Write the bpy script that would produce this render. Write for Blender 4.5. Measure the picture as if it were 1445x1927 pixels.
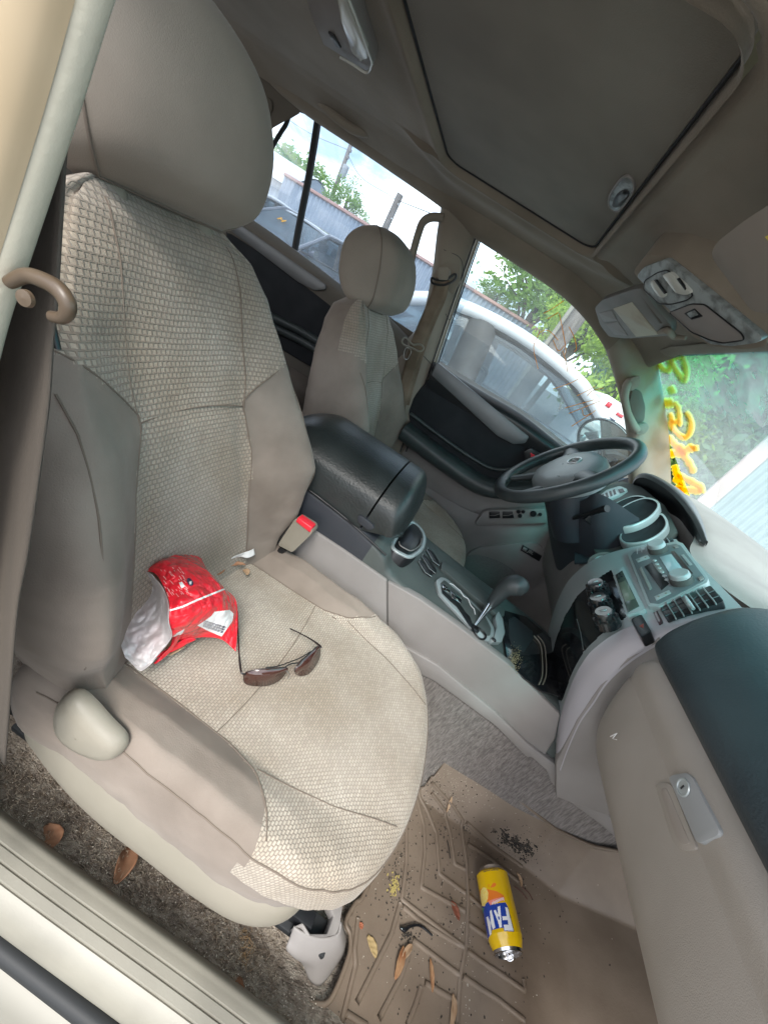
import bpy, bmesh, math, random
import numpy as np
from mathutils import Vector, Matrix, noise as mnoise
random.seed(7); np.random.seed(7)
for o in list(bpy.data.objects): bpy.data.objects.remove(o)
SC=bpy.context.scene; COL=SC.collection
# ------------------------------------------------------------------ camera (x = car forward, y = towards driver door, z = up)
FPX=724.0; PP=np.array([722.5,963.5])
_X=np.array([1,.68,-.05]); _Y=np.array([228,-282,724.]); _Y=_Y-_X*(_X@_Y)/(_X@_X)
_X/=np.linalg.norm(_X); _Y/=np.linalg.norm(_Y); _Z=np.cross(_X,_Y)
CAM=np.array([0,0,.88])
cd=bpy.data.cameras.new('Camera'); cam=bpy.data.objects.new('Camera',cd); COL.objects.link(cam)
cd.sensor_fit='VERTICAL'; cd.sensor_height=36; cd.lens=36*FPX/1927; cd.clip_start=.01; cd.clip_end=900
_r=Vector((_X[0],_Y[0],_Z[0])); _d=Vector((_X[1],_Y[1],_Z[1])); _f=Vector((_X[2],_Y[2],_Z[2]))
M=Matrix.Identity(4)
for i in range(3): M[i][0]=_r[i]; M[i][1]=-_d[i]; M[i][2]=-_f[i]; M[i][3]=CAM[i]
cam.matrix_world=M; SC.camera=cam
# ------------------------------------------------------------------ light
SUN_EL,SUN_AZ=math.radians(52),math.radians(-92)   # azimuth of the sun measured from +x towards +y
w=bpy.data.worlds.new('World'); SC.world=w; w.use_nodes=True
nt=w.node_tree; nt.nodes.clear()
def wn(t,**k):
    n=nt.nodes.new(t)
    for a,b in k.items(): setattr(n,a,b)
    return n
sky=wn('ShaderNodeTexSky',sky_type='NISHITA',sun_disc=False); sky.sun_elevation=SUN_EL; sky.sun_rotation=math.radians(90)-SUN_AZ; sky.dust_density=2.0
tc=wn('ShaderNodeTexCoord'); mp=wn('ShaderNodeMapping'); mp.inputs['Scale'].default_value=(1,1,2.6)
nz=wn('ShaderNodeTexNoise'); nz.inputs['Scale'].default_value=2.7; nz.inputs['Detail'].default_value=9; nz.inputs['Roughness'].default_value=.55
rp=wn('ShaderNodeValToRGB'); rp.color_ramp.elements[0].position=.40; rp.color_ramp.elements[1].position=.56
mx=wn('ShaderNodeMixRGB'); mx.inputs['Color2'].default_value=(11.5,11.8,12.2,1)
bg=wn('ShaderNodeBackground'); bg.inputs['Strength'].default_value=.13; wo=wn('ShaderNodeOutputWorld')
L=nt.links.new
L(tc.outputs['Generated'],mp.inputs['Vector']); L(mp.outputs['Vector'],nz.inputs['Vector']); L(nz.outputs['Fac'],rp.inputs['Fac'])
L(rp.outputs['Color'],mx.inputs['Fac']); L(sky.outputs['Color'],mx.inputs['Color1']); L(mx.outputs['Color'],bg.inputs['Color']); L(bg.outputs['Background'],wo.inputs['Surface'])
sl=bpy.data.lights.new('Sun','SUN'); sl.energy=2.1; sl.angle=math.radians(20); sl.color=(1,.96,.9)
so=bpy.data.objects.new('Sun',sl); COL.objects.link(so)
sd=Vector((math.cos(SUN_EL)*math.cos(SUN_AZ),math.cos(SUN_EL)*math.sin(SUN_AZ),math.sin(SUN_EL)))
so.rotation_euler=sd.to_track_quat('Z','Y').to_euler(); so.location=(0,0,8)
SC.view_settings.view_transform='Standard'; SC.view_settings.look='None'; SC.view_settings.gamma=1; SC.view_settings.exposure=1.1
SC.render.engine='CYCLES'; SC.cycles.max_bounces=10; SC.cycles.transparent_max_bounces=24; SC.cycles.diffuse_bounces=6
# ------------------------------------------------------------------ geometry helpers
def ray(px,py):
    d=np.array([px-PP[0],py-PP[1],FPX]); return np.array([d@_X,d@_Y,d@_Z])
def P(px,py,x=None,y=None,z=None,pl=None,d=0):
    """pixel of the photograph -> point on a plane of the car (x=, y=, z= or pl=(point,normal), offset d along its normal)"""
    r=ray(px,py)
    if pl is not None:
        n=pl[1]; t=((pl[0]+n*d-CAM)@n)/(r@n)
    elif x is not None: t=(x-CAM[0])/r[0]
    elif y is not None: t=(y-CAM[1])/r[1]
    else: t=(z-CAM[2])/r[2]
    return CAM+r*t
def nrm(v): v=np.array(v,float); return v/np.linalg.norm(v)
def crs(pts,n,closed=False):
    p=np.array(pts,float); m=len(p)
    if m==2: return np.array([p[0]+(p[1]-p[0])*t for t in np.linspace(0,1,n)])
    T=np.linspace(0,m if closed else m-1,n,endpoint=not closed); out=[]
    for t in T:
        i=min(int(t),m-1 if closed else m-2); f=t-i
        g=(lambda k:p[k%m]) if closed else (lambda k:p[k] if 0<=k<m else (2*p[0]-p[1] if k<0 else 2*p[-1]-p[-2]))
        a,b,c,e=g(i-1),g(i),g(i+1),g(i+2)
        out.append(.5*((2*b)+(-a+c)*f+(2*a-5*b+4*c-e)*f*f+(-a+3*b-3*c+e)*f**3))
    return np.array(out)
XF=None   # optional transform of every vertex (used for the mirrored driver seat)
def tag(o,label=None,cat=None,group=None,kind=None):
    if label: o['label']=label
    if cat: o['category']=cat
    if group: o['group']=group
    if kind: o['kind']=kind
    return o
def thing(name,label,cat,loc=(0,0,0),group=None):
    o=bpy.data.objects.new(name,None); COL.objects.link(o); o.empty_display_size=.05
    if XF: loc=XF(loc)
    o.location=loc; return tag(o,label,cat,group)
def mk(name,V,F,mat,parent=None,uv=None,smooth=True,sharp=None,label=None):
    me=bpy.data.meshes.new(name)
    used=sorted({i for f in F for i in f})
    if len(used)<len(V):
        rm={k:i for i,k in enumerate(used)}; V=[V[k] for k in used]; F=[tuple(rm[i] for i in f) for f in F]
        if uv is not None: uv=[uv[k] for k in used]
    V=[tuple(XF(v)) if XF else tuple(v) for v in V]
    if XF: F=[tuple(reversed(f)) for f in F]
    me.from_pydata(V,[],F); me.validate()
    if uv is not None:
        l=me.uv_layers.new(name='UVMap')
        for lp in me.loops: l.data[lp.index].uv=uv[lp.vertex_index]
    me.polygons.foreach_set('use_smooth',[smooth]*len(me.polygons))
    if sharp: me.set_sharp_from_angle(angle=math.radians(sharp))
    o=bpy.data.objects.new(name,me); COL.objects.link(o)
    if mat: me.materials.append(mat)
    if parent:
        o.parent=parent
        w=Vector((0,0,0)); q=parent
        while q: w+=q.location if q.type=='EMPTY' else Vector((0,0,0)); q=q.parent
        o.matrix_parent_inverse=Matrix.Translation(-parent.location) if parent.type=='EMPTY' else Matrix.Identity(4)
    if label: o['label']=label
    return o
def bmobj(name,bm,mat,parent=None,smooth=True,sharp=35,label=None):
    V=[v.co.copy() for v in bm.verts]; bm.verts.index_update()
    F=[tuple(v.index for v in f.verts) for f in bm.faces]; bm.free()
    return mk(name,V,F,mat,parent,smooth=smooth,sharp=sharp,label=label)
class GM:
    """collects pieces into one mesh"""
    def __init__(s): s.V=[]; s.F=[]
    def add(s,V,F):
        b=len(s.V); s.V+=[tuple(v) for v in V]; s.F+=[tuple(i+b for i in f) for f in F]; return s
    def obj(s,name,mat,parent=None,smooth=True,sharp=35,label=None): return mk(name,s.V,s.F,mat,parent,smooth=smooth,sharp=sharp,label=label)
def gridVF(A,cu=False,cv=False):
    A=np.array(A); nu,nv=A.shape[:2]; V=A.reshape(-1,3); F=[]
    for i in range(nu if cu else nu-1):
        for j in range(nv if cv else nv-1):
            a,b=i*nv+j,i*nv+(j+1)%nv; c,d=((i+1)%nu)*nv+(j+1)%nv,((i+1)%nu)*nv+j
            F.append((a,b,c,d))
    return V,F
def gridUV(A):
    A=np.array(A); nu,nv=A.shape[:2]
    dv=np.concatenate([np.zeros((nu,1)),np.cumsum(np.linalg.norm(np.diff(A,axis=1),axis=2),1)],1)
    dv-=dv[:,nv//2:nv//2+1]
    du=np.concatenate([np.zeros((1,nv)),np.cumsum(np.linalg.norm(np.diff(A,axis=0),axis=2),0)],0)
    du=np.repeat(np.median(du,axis=1)[:,None],nv,1)
    return np.stack([dv,du],2).reshape(-1,2)
def smoothgrid(rows,nu,nv,cv=False):
    R=np.array([crs(r,nv,cv) for r in rows]); return np.stack([crs(R[:,j],nu) for j in range(nv)],1)
def surf(name,rows,mat,parent=None,nu=24,nv=24,cv=False,flip=False,thick=0,label=None,sharp=None,raw=False):
    A=np.array(rows,float) if raw else smoothgrid(rows,nu,nv,cv)
    V,F=gridVF(A,False,cv)
    if flip: F=[tuple(reversed(f)) for f in F]
    o=mk(name,V,F,mat,parent,uv=gridUV(A),label=label,sharp=sharp)
    if thick:
        m=o.modifiers.new('s','SOLIDIFY'); m.thickness=thick; m.offset=-1
    return o
def frame(n,up=(0,0,1)):
    n=nrm(n); u=np.cross(up,n); u=nrm(u); return u,np.cross(n,u),n
def boxVF(c,s,ax=None,bev=0,seg=2,taper=None):
    bm=bmesh.new(); bmesh.ops.create_cube(bm,size=1)
    if ax is None: ax=np.eye(3)
    for v in bm.verts:
        k=1.0
        if taper and v.co.z>0: k=taper
        v.co=Vector((v.co.x*s[0]*k,v.co.y*s[1]*k,v.co.z*s[2]))
    if bev: bmesh.ops.bevel(bm,geom=list(bm.edges),offset=bev,segments=seg,profile=.5,affect='EDGES')
    bm.verts.index_update()
    V=[np.array(c)+v.co.x*ax[0]+v.co.y*ax[1]+v.co.z*ax[2] for v in bm.verts]; F=[tuple(v.index for v in f.verts) for f in bm.faces]; bm.free()
    if np.linalg.det(np.array(ax))<0: F=[tuple(reversed(f)) for f in F]
    return V,F
def box(name,c,s,mat,parent=None,ax=None,bev=0,seg=2,label=None,taper=None):
    V,F=boxVF(c,s,ax,bev,seg,taper); return mk(name,V,F,mat,parent,sharp=40,label=label)
def prismVF(pts,vec,bev=0,seg=2):
    """polygon (3D points) extruded by vec, all edges bevelled"""
    bm=bmesh.new(); vec=Vector(tuple(vec))
    a=[bm.verts.new(tuple(p)) for p in pts]; b=[bm.verts.new(tuple(Vector(tuple(p))+vec)) for p in pts]; n=len(a)
    bm.faces.new(a); bm.faces.new(b[::-1])
    for i in range(n): bm.faces.new((a[i],b[i],b[(i+1)%n],a[(i+1)%n]))
    bmesh.ops.recalc_face_normals(bm,faces=bm.faces)
    if bev: bmesh.ops.bevel(bm,geom=list(bm.edges),offset=bev,segments=seg,profile=.5,affect='EDGES',clamp_overlap=True)
    bmesh.ops.triangulate(bm,faces=[f for f in bm.faces if len(f.verts)>4])
    bm.verts.index_update(); V=[np.array(v.co) for v in bm.verts]; F=[tuple(v.index for v in f.verts) for f in bm.faces]; bm.free(); return V,F
def plate(name,px,pl,mat,parent=None,d=0,th=.004,bev=.001,label=None,rnd=0):
    """flat raised plate whose outline is measured on the plane pl, top at height d, thickness th"""
    pts=[P(*q,pl=pl,d=d) for q in px]
    if rnd: pts=roundpoly(pts,rnd)
    V,F=prismVF(pts,-pl[1]*th,bev); return mk(name,V,F,mat,parent,sharp=40,label=label)
def roundpoly(pts,r,k=4):
    out=[]; n=len(pts)
    for i in range(n):
        a,b,c=np.array(pts[i-1]),np.array(pts[i]),np.array(pts[(i+1)%n])
        ra=min(r,np.linalg.norm(a-b)*.45); rc=min(r,np.linalg.norm(c-b)*.45)
        p=b+nrm(a-b)*ra; q=b+nrm(c-b)*rc
        for t in np.linspace(0,1,k+1): out.append((1-t)**2*p+2*t*(1-t)*b+t*t*q)
    return out
def tubeVF(pts,r,seg=8,closed=False,flat=1,up=None,caps=True):
    p=np.array(pts,float); n=len(p); r=np.array([r]*n if np.isscalar(r) else r,float); rings=[]
    T=[nrm((p[(i+1)%n]-p[i-1]) if closed else (p[min(i+1,n-1)]-p[max(i-1,0)])) for i in range(n)]
    u=np.array(up,float) if up is not None else (np.array([0,0,1.]) if abs(T[0][2])<.9 else np.array([1.,0,0]))
    for i in range(n):
        a=u-T[i]*(u@T[i]); a=nrm(a); 
        if up is None: u=a
        b=np.cross(T[i],a)
        rings.append([p[i]+r[i]*(math.cos(t)*a*flat+math.sin(t)*b) for t in np.linspace(0,2*math.pi,seg,endpoint=False)])
    V,F=gridVF(rings,closed,True)
    V=list(V)
    if caps and not closed: F.append(tuple(range(seg))); F.append(tuple(range(len(V)-1,len(V)-seg-1,-1)))
    F=[tuple(reversed(f)) for f in F]
    return V,F
def tube(name,pts,r,mat,parent=None,seg=8,closed=False,flat=1,up=None,n=None,label=None):
    if n: pts=crs(pts,n,closed); 
    if n and not np.isscalar(r): r=np.interp(np.linspace(0,1,n),np.linspace(0,1,len(r)),r)
    V,F=tubeVF(pts,r,seg,closed,flat,up); return mk(name,V,F,mat,parent,sharp=60,label=label)
def latheVF(prof,c,ax,seg=24):
    """prof: list of (radius, height along axis)"""
    u,v,n=frame(ax,(0,0,1) if abs(nrm(ax)[2])<.9 else (1,0,0)); c=np.array(c,float)
    A=[[c+n*h+r*(math.cos(t)*u+math.sin(t)*v) for t in np.linspace(0,2*math.pi,seg,endpoint=False)] for r,h in prof]
    return gridVF(A,False,True)
def lathe(name,prof,c,ax,mat,parent=None,seg=24,label=None,sharp=35):
    V,F=latheVF(prof,c,ax,seg); return mk(name,V,F,mat,parent,sharp=sharp,label=label)
def ring_loft(name,rings,mat,parent=None,nu=24,nv=32,label=None,capn=True,sub=False):
    A=smoothgrid(rings,nu,nv,True); V,F=gridVF(A,False,True); V=list(V); n=A.shape[1]
    F=[tuple(reversed(f)) for f in F]
    if capn:
        c=len(V); V.append(A[0].mean(0)); V.append(A[-1].mean(0)); b=(A.shape[0]-1)*n
        for j in range(n): F.append((c,(j+1)%n,j)[::-1]); F.append((c+1,b+j,b+(j+1)%n)[::-1])
    bm=bmesh.new(); vs=[bm.verts.new(tuple(v)) for v in V]
    for f in F:
        try: bm.faces.new([vs[i] for i in f])
        except Exception: pass
    bmesh.ops.recalc_face_normals(bm,faces=bm.faces)
    return bmobj(name,bm,mat,parent,sharp=50,label=label)
# ------------------------------------------------------------------ materials
def mat(name,col,rough=.6,col2=None,ns=8,nfac=(.35,.65),bump=0,bs=200,metal=0,spec=.5,sheen=0,coat=0,dist=.002,detail=4,bump2=0,bs2=12,stretch=None):
    m=bpy.data.materials.new(name); m.use_nodes=True; t=m.node_tree; b=t.nodes['Principled BSDF']; l=t.links.new
    b.inputs['Base Color'].default_value=(*col,1); b.inputs['Roughness'].default_value=rough; b.inputs['Metallic'].default_value=metal
    b.inputs['Specular IOR Level'].default_value=spec
    if sheen: b.inputs['Sheen Weight'].default_value=sheen; b.inputs['Sheen Roughness'].default_value=.4
    if coat: b.inputs['Coat Weight'].default_value=coat; b.inputs['Coat Roughness'].default_value=.08
    tc=t.nodes.new('ShaderNodeTexCoord'); src=tc.outputs['Object']
    if stretch:
        mpn=t.nodes.new('ShaderNodeMapping'); mpn.inputs['Scale'].default_value=stretch; l(src,mpn.inputs['Vector']); src=mpn.outputs['Vector']
    if col2:
        n=t.nodes.new('ShaderNodeTexNoise'); n.inputs['Scale'].default_value=ns; n.inputs['Detail'].default_value=detail; l(src,n.inputs['Vector'])
        r=t.nodes.new('ShaderNodeValToRGB'); r.color_ramp.elements[0].position=nfac[0]; r.color_ramp.elements[1].position=nfac[1]
        r.color_ramp.elements[0].color=(*col,1); r.color_ramp.elements[1].color=(*col2,1)
        l(n.outputs['Fac'],r.inputs['Fac']); l(r.outputs['Color'],b.inputs['Base Color'])
    prev=None
    for st,sc,dd in ((bump,bs,dist),(bump2,bs2,.02)):
        if st:
            n=t.nodes.new('ShaderNodeTexNoise'); n.inputs['Scale'].default_value=sc; n.inputs['Detail'].default_value=3; l(src,n.inputs['Vector'])
            q=t.nodes.new('ShaderNodeBump'); q.inputs['Strength'].default_value=st; q.inputs['Distance'].default_value=dd; l(n.outputs['Fac'],q.inputs['Height'])
            if prev: l(prev,q.inputs['Normal'])
            prev=q.outputs['Normal']
    if prev: l(prev,b.inputs['Normal'])
    return m
def weave(name,hi,lo,sx=.0056,sy=.0041,gap=.0015,bump=.9,soil=(.70,.66,.60)):
    m=bpy.data.materials.new(name); m.use_nodes=True; t=m.node_tree; b=t.nodes['Principled BSDF']; l=t.links.new
    b.inputs['Roughness'].default_value=.85; b.inputs['Sheen Weight'].default_value=.25; b.inputs['Specular IOR Level'].default_value=.25
    uv=t.nodes.new('ShaderNodeUVMap'); tc=t.nodes.new('ShaderNodeTexCoord')
    # slight wobble of the thread rows
    nn=t.nodes.new('ShaderNodeTexNoise'); nn.inputs['Scale'].default_value=14; l(uv.outputs['UV'],nn.inputs['Vector'])
    ms=t.nodes.new('ShaderNodeVectorMath'); ms.operation='SCALE'; ms.inputs['Scale'].default_value=.006; l(nn.outputs['Color'],ms.inputs[0])
    ad=t.nodes.new('ShaderNodeVectorMath'); ad.operation='ADD'; l(uv.outputs['UV'],ad.inputs[0]); l(ms.outputs[0],ad.inputs[1])
    br=t.nodes.new('ShaderNodeTexBrick'); br.inputs['Scale'].default_value=1; br.inputs['Brick Width'].default_value=sx; br.inputs['Row Height'].default_value=sy
    br.inputs['Mortar Size'].default_value=gap/2; br.inputs['Mortar Smooth'].default_value=.6; br.offset=.5
    br.inputs['Color1'].default_value=(*hi,1); br.inputs['Color2'].default_value=tuple(.55*a+.45*c for a,c in zip(hi,lo))+(1,); br.inputs['Mortar'].default_value=(*lo,1)
    l(ad.outputs[0],br.inputs['Vector'])
    n=t.nodes.new('ShaderNodeTexNoise'); n.inputs['Scale'].default_value=7; n.inputs['Detail'].default_value=5; l(tc.outputs['Object'],n.inputs['Vector'])
    r=t.nodes.new('ShaderNodeValToRGB'); r.color_ramp.elements[0].position=.35; r.color_ramp.elements[1].position=.7
    r.color_ramp.elements[0].color=(*soil,1); r.color_ramp.elements[1].color=(1,1,1,1); l(n.outputs['Fac'],r.inputs['Fac'])
    x=t.nodes.new('ShaderNodeMixRGB'); x.blend_type='MULTIPLY'; x.inputs['Fac'].default_value=1; l(br.outputs['Color'],x.inputs['Color1']); l(r.outputs['Color'],x.inputs['Color2']); l(x.outputs['Color'],b.inputs['Base Color'])
    f=t.nodes.new('ShaderNodeTexNoise'); f.inputs['Scale'].default_value=900; l(tc.outputs['Object'],f.inputs['Vector'])
    inv=t.nodes.new('ShaderNodeMath'); inv.operation='MULTIPLY_ADD'; inv.inputs[1].default_value=-1; inv.inputs[2].default_value=1; l(br.outputs['Fac'],inv.inputs[0])
    a2=t.nodes.new('ShaderNodeMath'); a2.operation='MULTIPLY_ADD'; a2.inputs[1].default_value=.3; l(f.outputs['Fac'],a2.inputs[0]); l(inv.outputs[0],a2.inputs[2])
    q=t.nodes.new('ShaderNodeBump'); q.inputs['Strength'].default_value=bump; q.inputs['Distance'].default_value=.0012; l(a2.outputs[0],q.inputs['Height']); l(q.outputs['Normal'],b.inputs['Normal'])
    return m
def glass(name,tint,dust=.08,dcol=(.8,.85,.88),ns=30,grad=None,lo=.5,hi=1.7):
    m=bpy.data.materials.new(name); m.use_nodes=True; t=m.node_tree; t.nodes.clear(); l=t.links.new
    o=t.nodes.new('ShaderNodeOutputMaterial'); tr=t.nodes.new('ShaderNodeBsdfTransparent'); tr.inputs['Color'].default_value=(*tint,1)
    df=t.nodes.new('ShaderNodeBsdfTranslucent'); df.inputs['Color'].default_value=(*dcol,1); d2=t.nodes.new('ShaderNodeBsdfDiffuse'); d2.inputs['Color'].default_value=(*dcol,1)
    dm=t.nodes.new('ShaderNodeMixShader'); dm.inputs['Fac'].default_value=.3; l(df.outputs[0],dm.inputs[1]); l(d2.outputs[0],dm.inputs[2])
    gl=t.nodes.new('ShaderNodeBsdfGlossy'); gl.inputs['Roughness'].default_value=.02
    tc=t.nodes.new('ShaderNodeTexCoord'); n=t.nodes.new('ShaderNodeTexNoise'); n.inputs['Scale'].default_value=ns; n.inputs['Detail'].default_value=8; l(tc.outputs['Object'],n.inputs['Vector'])
    mr=t.nodes.new('ShaderNodeMapRange'); mr.inputs['From Min'].default_value=.35; mr.inputs['From Max'].default_value=.75; mr.inputs['To Min'].default_value=dust*lo; mr.inputs['To Max'].default_value=dust*hi; l(n.outputs['Fac'],mr.inputs['Value'])
    m1=t.nodes.new('ShaderNodeMixShader'); l(mr.outputs[0],m1.inputs['Fac']); l(tr.outputs[0],m1.inputs[1]); l(dm.outputs[0],m1.inputs[2])
    fr=t.nodes.new('ShaderNodeFresnel'); fr.inputs['IOR'].default_value=1.35; geo=t.nodes.new('ShaderNodeNewGeometry'); om=t.nodes.new('ShaderNodeMath'); om.operation='SUBTRACT'; om.inputs[0].default_value=1; l(geo.outputs['Backfacing'],om.inputs[1]); mu=t.nodes.new('ShaderNodeMath'); mu.operation='MULTIPLY'; l(om.outputs[0],mu.inputs[0]); l(fr.outputs[0],mu.inputs[1]); m2=t.nodes.new('ShaderNodeMixShader'); l(mu.outputs[0],m2.inputs['Fac']); l(m1.outputs[0],m2.inputs[1]); l(gl.outputs[0],m2.inputs[2]); l(m2.outputs[0],o.inputs['Surface'])
    if grad:   # tinted band along the top edge: grad=(z0,z1,colour)
        sp=t.nodes.new('ShaderNodeSeparateXYZ'); l(tc.outputs['Object'],sp.inputs[0]); g=t.nodes.new('ShaderNodeMapRange'); g.interpolation_type='SMOOTHSTEP'
        g.inputs['From Min'].default_value=grad[0]; g.inputs['From Max'].default_value=grad[1]; l(sp.outputs['Z'],g.inputs['Value'])
        mxr=t.nodes.new('ShaderNodeMixRGB'); mxr.inputs['Color1'].default_value=(*tint,1); mxr.inputs['Color2'].default_value=(*grad[2],1); l(g.outputs[0],mxr.inputs['Fac']); l(mxr.outputs['Color'],tr.inputs['Color'])
    return m
M_=dict(
 weave=weave('woven_seat_fabric',(.54,.485,.415),(.32,.28,.238)),
 weave2=weave('woven_backrest_fabric',(.46,.41,.35),(.295,.258,.22),sx=.0068,sy=.0064,gap=.0028),
 suede=mat('suede_fabric',(.158,.130,.108),.95,(.285,.243,.208),7,(.3,.7),bump=.25,bs=700,sheen=.12,spec=.2,bump2=.28,bs2=11),
 suede_l=mat('headrest_fabric',(.20,.174,.145),.95,(.285,.25,.21),6,(.3,.7),bump=.2,bs=900,sheen=.12,spec=.2,bump2=.06,bs2=9),
 seam=mat('seam_thread',(.155,.125,.10),.9),
 plas=mat('beige_hard_plastic',(.225,.208,.168),.45,(.265,.243,.20),6,bump=.1,bs=600,spec=.4),
 plasg=mat('grey_hard_plastic',(.225,.21,.20),.5,(.26,.245,.235),8,bump=.15,bs=900,spec=.4),
 plasl=mat('light_sill_plastic',(.20,.19,.16),.45,(.25,.238,.20),9,bump=.08,bs=500,spec=.5),
 dgrey=mat('dark_console_plastic',(.028,.033,.042),.45,(.038,.043,.052),9,bump=.2,bs=700,spec=.45),
 cgrey=mat('console_top_plastic',(.055,.066,.064),.45,(.085,.10,.095),9,bump=.1,bs=500,spec=.5),
 vinyl=mat('black_grained_vinyl',(.035,.045,.047),.42,(.05,.062,.062),10,bump=.5,bs=260,spec=.5,dist=.0015),
 pad=mat('dark_dash_pad',(.028,.038,.044),.5,(.04,.052,.058),10,bump=.5,bs=330,spec=.4,dist=.0012),
 lid=mat('armrest_vinyl',(.022,.027,.027),.36,(.035,.042,.042),14,bump=.45,bs=240,spec=.5,dist=.0015),
 silver=mat('silver_dash_trim',(.36,.40,.405),.4,(.42,.46,.465),9,metal=.35,bump=.05,bs=600,spec=.5),
 silverd=mat('worn_silver_trim',(.40,.45,.46),.45,(.20,.22,.22),45,(.45,.62),metal=.3),
 satin=mat('satin_grey_trim',(.13,.135,.14),.4,(.16,.165,.17),9,metal=.3),
 dash=mat('dash_top_vinyl',(.27,.26,.245),.7,(.32,.31,.29),9,bump=.3,bs=500,spec=.3),
 glove=mat('glove_box_plastic',(.31,.28,.245),.5,(.365,.33,.295),5,bump=.25,bs=800,spec=.4),
 black=mat('black_plastic',(.012,.013,.015),.35,spec=.5),
 gloss=mat('gloss_black',(.01,.011,.013),.08,(.03,.03,.03),30,(.5,.7),spec=.6),
 mblack=mat('matt_black_fabric',(.012,.014,.017),.9,(.02,.022,.026),14),
 rubber=mat('black_rubber',(.02,.022,.024),.6,spec=.4),
 chrome=mat('chrome',(.75,.76,.78),.12,metal=1),
 steel=mat('brushed_steel',(.6,.6,.6),.3,metal=1),
 head=mat('headliner_cloth',(.185,.158,.124),.97,(.27,.235,.19),4,bump=.25,bs=500,spec=.1,sheen=.2),
 roofp=mat('sunroof_cloth',(.15,.138,.115),.97,(.215,.20,.17),5,(.3,.7),bump=.25,bs=500,spec=.1,sheen=.2),
 trim=mat('pillar_trim',(.24,.21,.17),.7,(.28,.245,.20),6,bump=.2,bs=600,spec=.3),
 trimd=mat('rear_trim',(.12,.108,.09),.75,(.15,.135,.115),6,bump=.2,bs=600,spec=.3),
 mottle=mat('mottled_pillar_trim',(.27,.24,.195),.7,(.24,.155,.08),7,(.5,.8),bump=.2,bs=600,spec=.3),  # golden-brown noise patches over the beige trim colour
 belt=mat('seat_belt_webbing',(.085,.072,.06),.7,(.12,.10,.08),5,bump=.6,bs=420,spec=.3,stretch=(8,8,.4)),
 beltf=mat('faded_belt_webbing',(.12,.09,.06),.75,(.24,.18,.13),12,bump=.6,bs=400,spec=.3),
 carpet=mat('dirty_carpet',(.27,.225,.185),1,(.50,.44,.37),70,(.36,.64),bump=1,bs=380,spec=.1,dist=.006,detail=10,bump2=.6,bs2=60),
 carpetg=mat('grey_ribbed_carpet',(.20,.18,.17),1,(.34,.31,.29),60,(.35,.65),bump=1,bs=300,spec=.1,dist=.004,stretch=(6,1,1)),
 matr=mat('brown_rubber_mat',(.105,.076,.054),.48,(.275,.22,.17),4,(.28,.66),bump=.15,bs=300,spec=.4,detail=8),
 red=mat('red_bag_film',(.72,.012,.028),.22,(.78,.02,.035),20,spec=.6,coat=.4,bump2=.5,bs2=40),
 bagin=mat('bag_inside_foil',(.52,.49,.49),.4,(.52,.37,.37),16,(.5,.75),metal=.05,spec=.5,bump2=.25,bs2=35),
 white=mat('white_print',(.82,.82,.82),.4),
 paper=mat('white_paper',(.7,.7,.7),.7),
 yellow=mat('yellow_can_paint',(.80,.50,.005),.22,spec=.6,coat=.5),
 blue=mat('blue_can_print',(.02,.06,.36),.25,coat=.5),
 orange=mat('orange_can_print',(.85,.22,.03),.25,coat=.5),
 pine=mat('pineapple_print',(.90,.66,.12),.3,(.95,.78,.3),400),
 green=mat('green_can_print',(.02,.28,.10),.3),
 navy=mat('navy_outline_print',(.015,.02,.06),.3),
 pinkp=mat('pink_can_print',(.85,.28,.22),.3),
 alu=mat('aluminium',(.72,.72,.73),.22,metal=1),
 leaf=mat('dry_brown_leaf',(.26,.12,.065),.6,(.36,.20,.12),30,spec=.3),
 leafp=mat('pale_dry_leaf',(.34,.22,.13),.7,(.46,.33,.22),40,spec=.3),
 twig=mat('dry_husk',(.38,.23,.12),.7,(.25,.10,.04),60),
 redb=mat('red_button',(.75,.03,.05),.35),
 lens=mat('brown_sunglass_lens',(.05,.018,.013),.08,spec=.7,coat=.6),
 gun=mat('gunmetal_frame',(.10,.09,.09),.25,metal=.9),
 lcd=mat('display_glass',(.07,.08,.07),.12,spec=.6),
 lcd2=mat('blueish_display',(.42,.52,.56),.15,spec=.6),
 label=mat('visor_label',(.50,.47,.38),.6,(.28,.2,.13),12,(.55,.8)),
 lampl=mat('lamp_lens',(.55,.57,.53),.15,spec=.6),
 leather=mat('wheel_leather',(.03,.036,.038),.38,(.05,.058,.06),12,bump=.4,bs=350,spec=.5,dist=.001),
 hub=mat('steering_hub_plastic',(.20,.22,.225),.4,(.26,.28,.285),14,bump=.15,bs=500,spec=.5),
 dirt=mat('dark_soil',(.02,.018,.016),.9,(.06,.05,.04),80),
 lint=mat('pale_carpet_lint',(.42,.36,.28),.9),
 tan=mat('tan_body_paint',(.32,.245,.15),.4,(.42,.34,.235),7,spec=.5),
 pale=mat('pale_door_seal',(.43,.405,.325),.6,(.49,.46,.375),6,bump=.15,bs=300),
 loop=mat('belt_guide_plastic',(.075,.052,.033),.4,(.16,.12,.08),12,spec=.5),
)
A3_=lambda *v:np.array(v,float)
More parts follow.
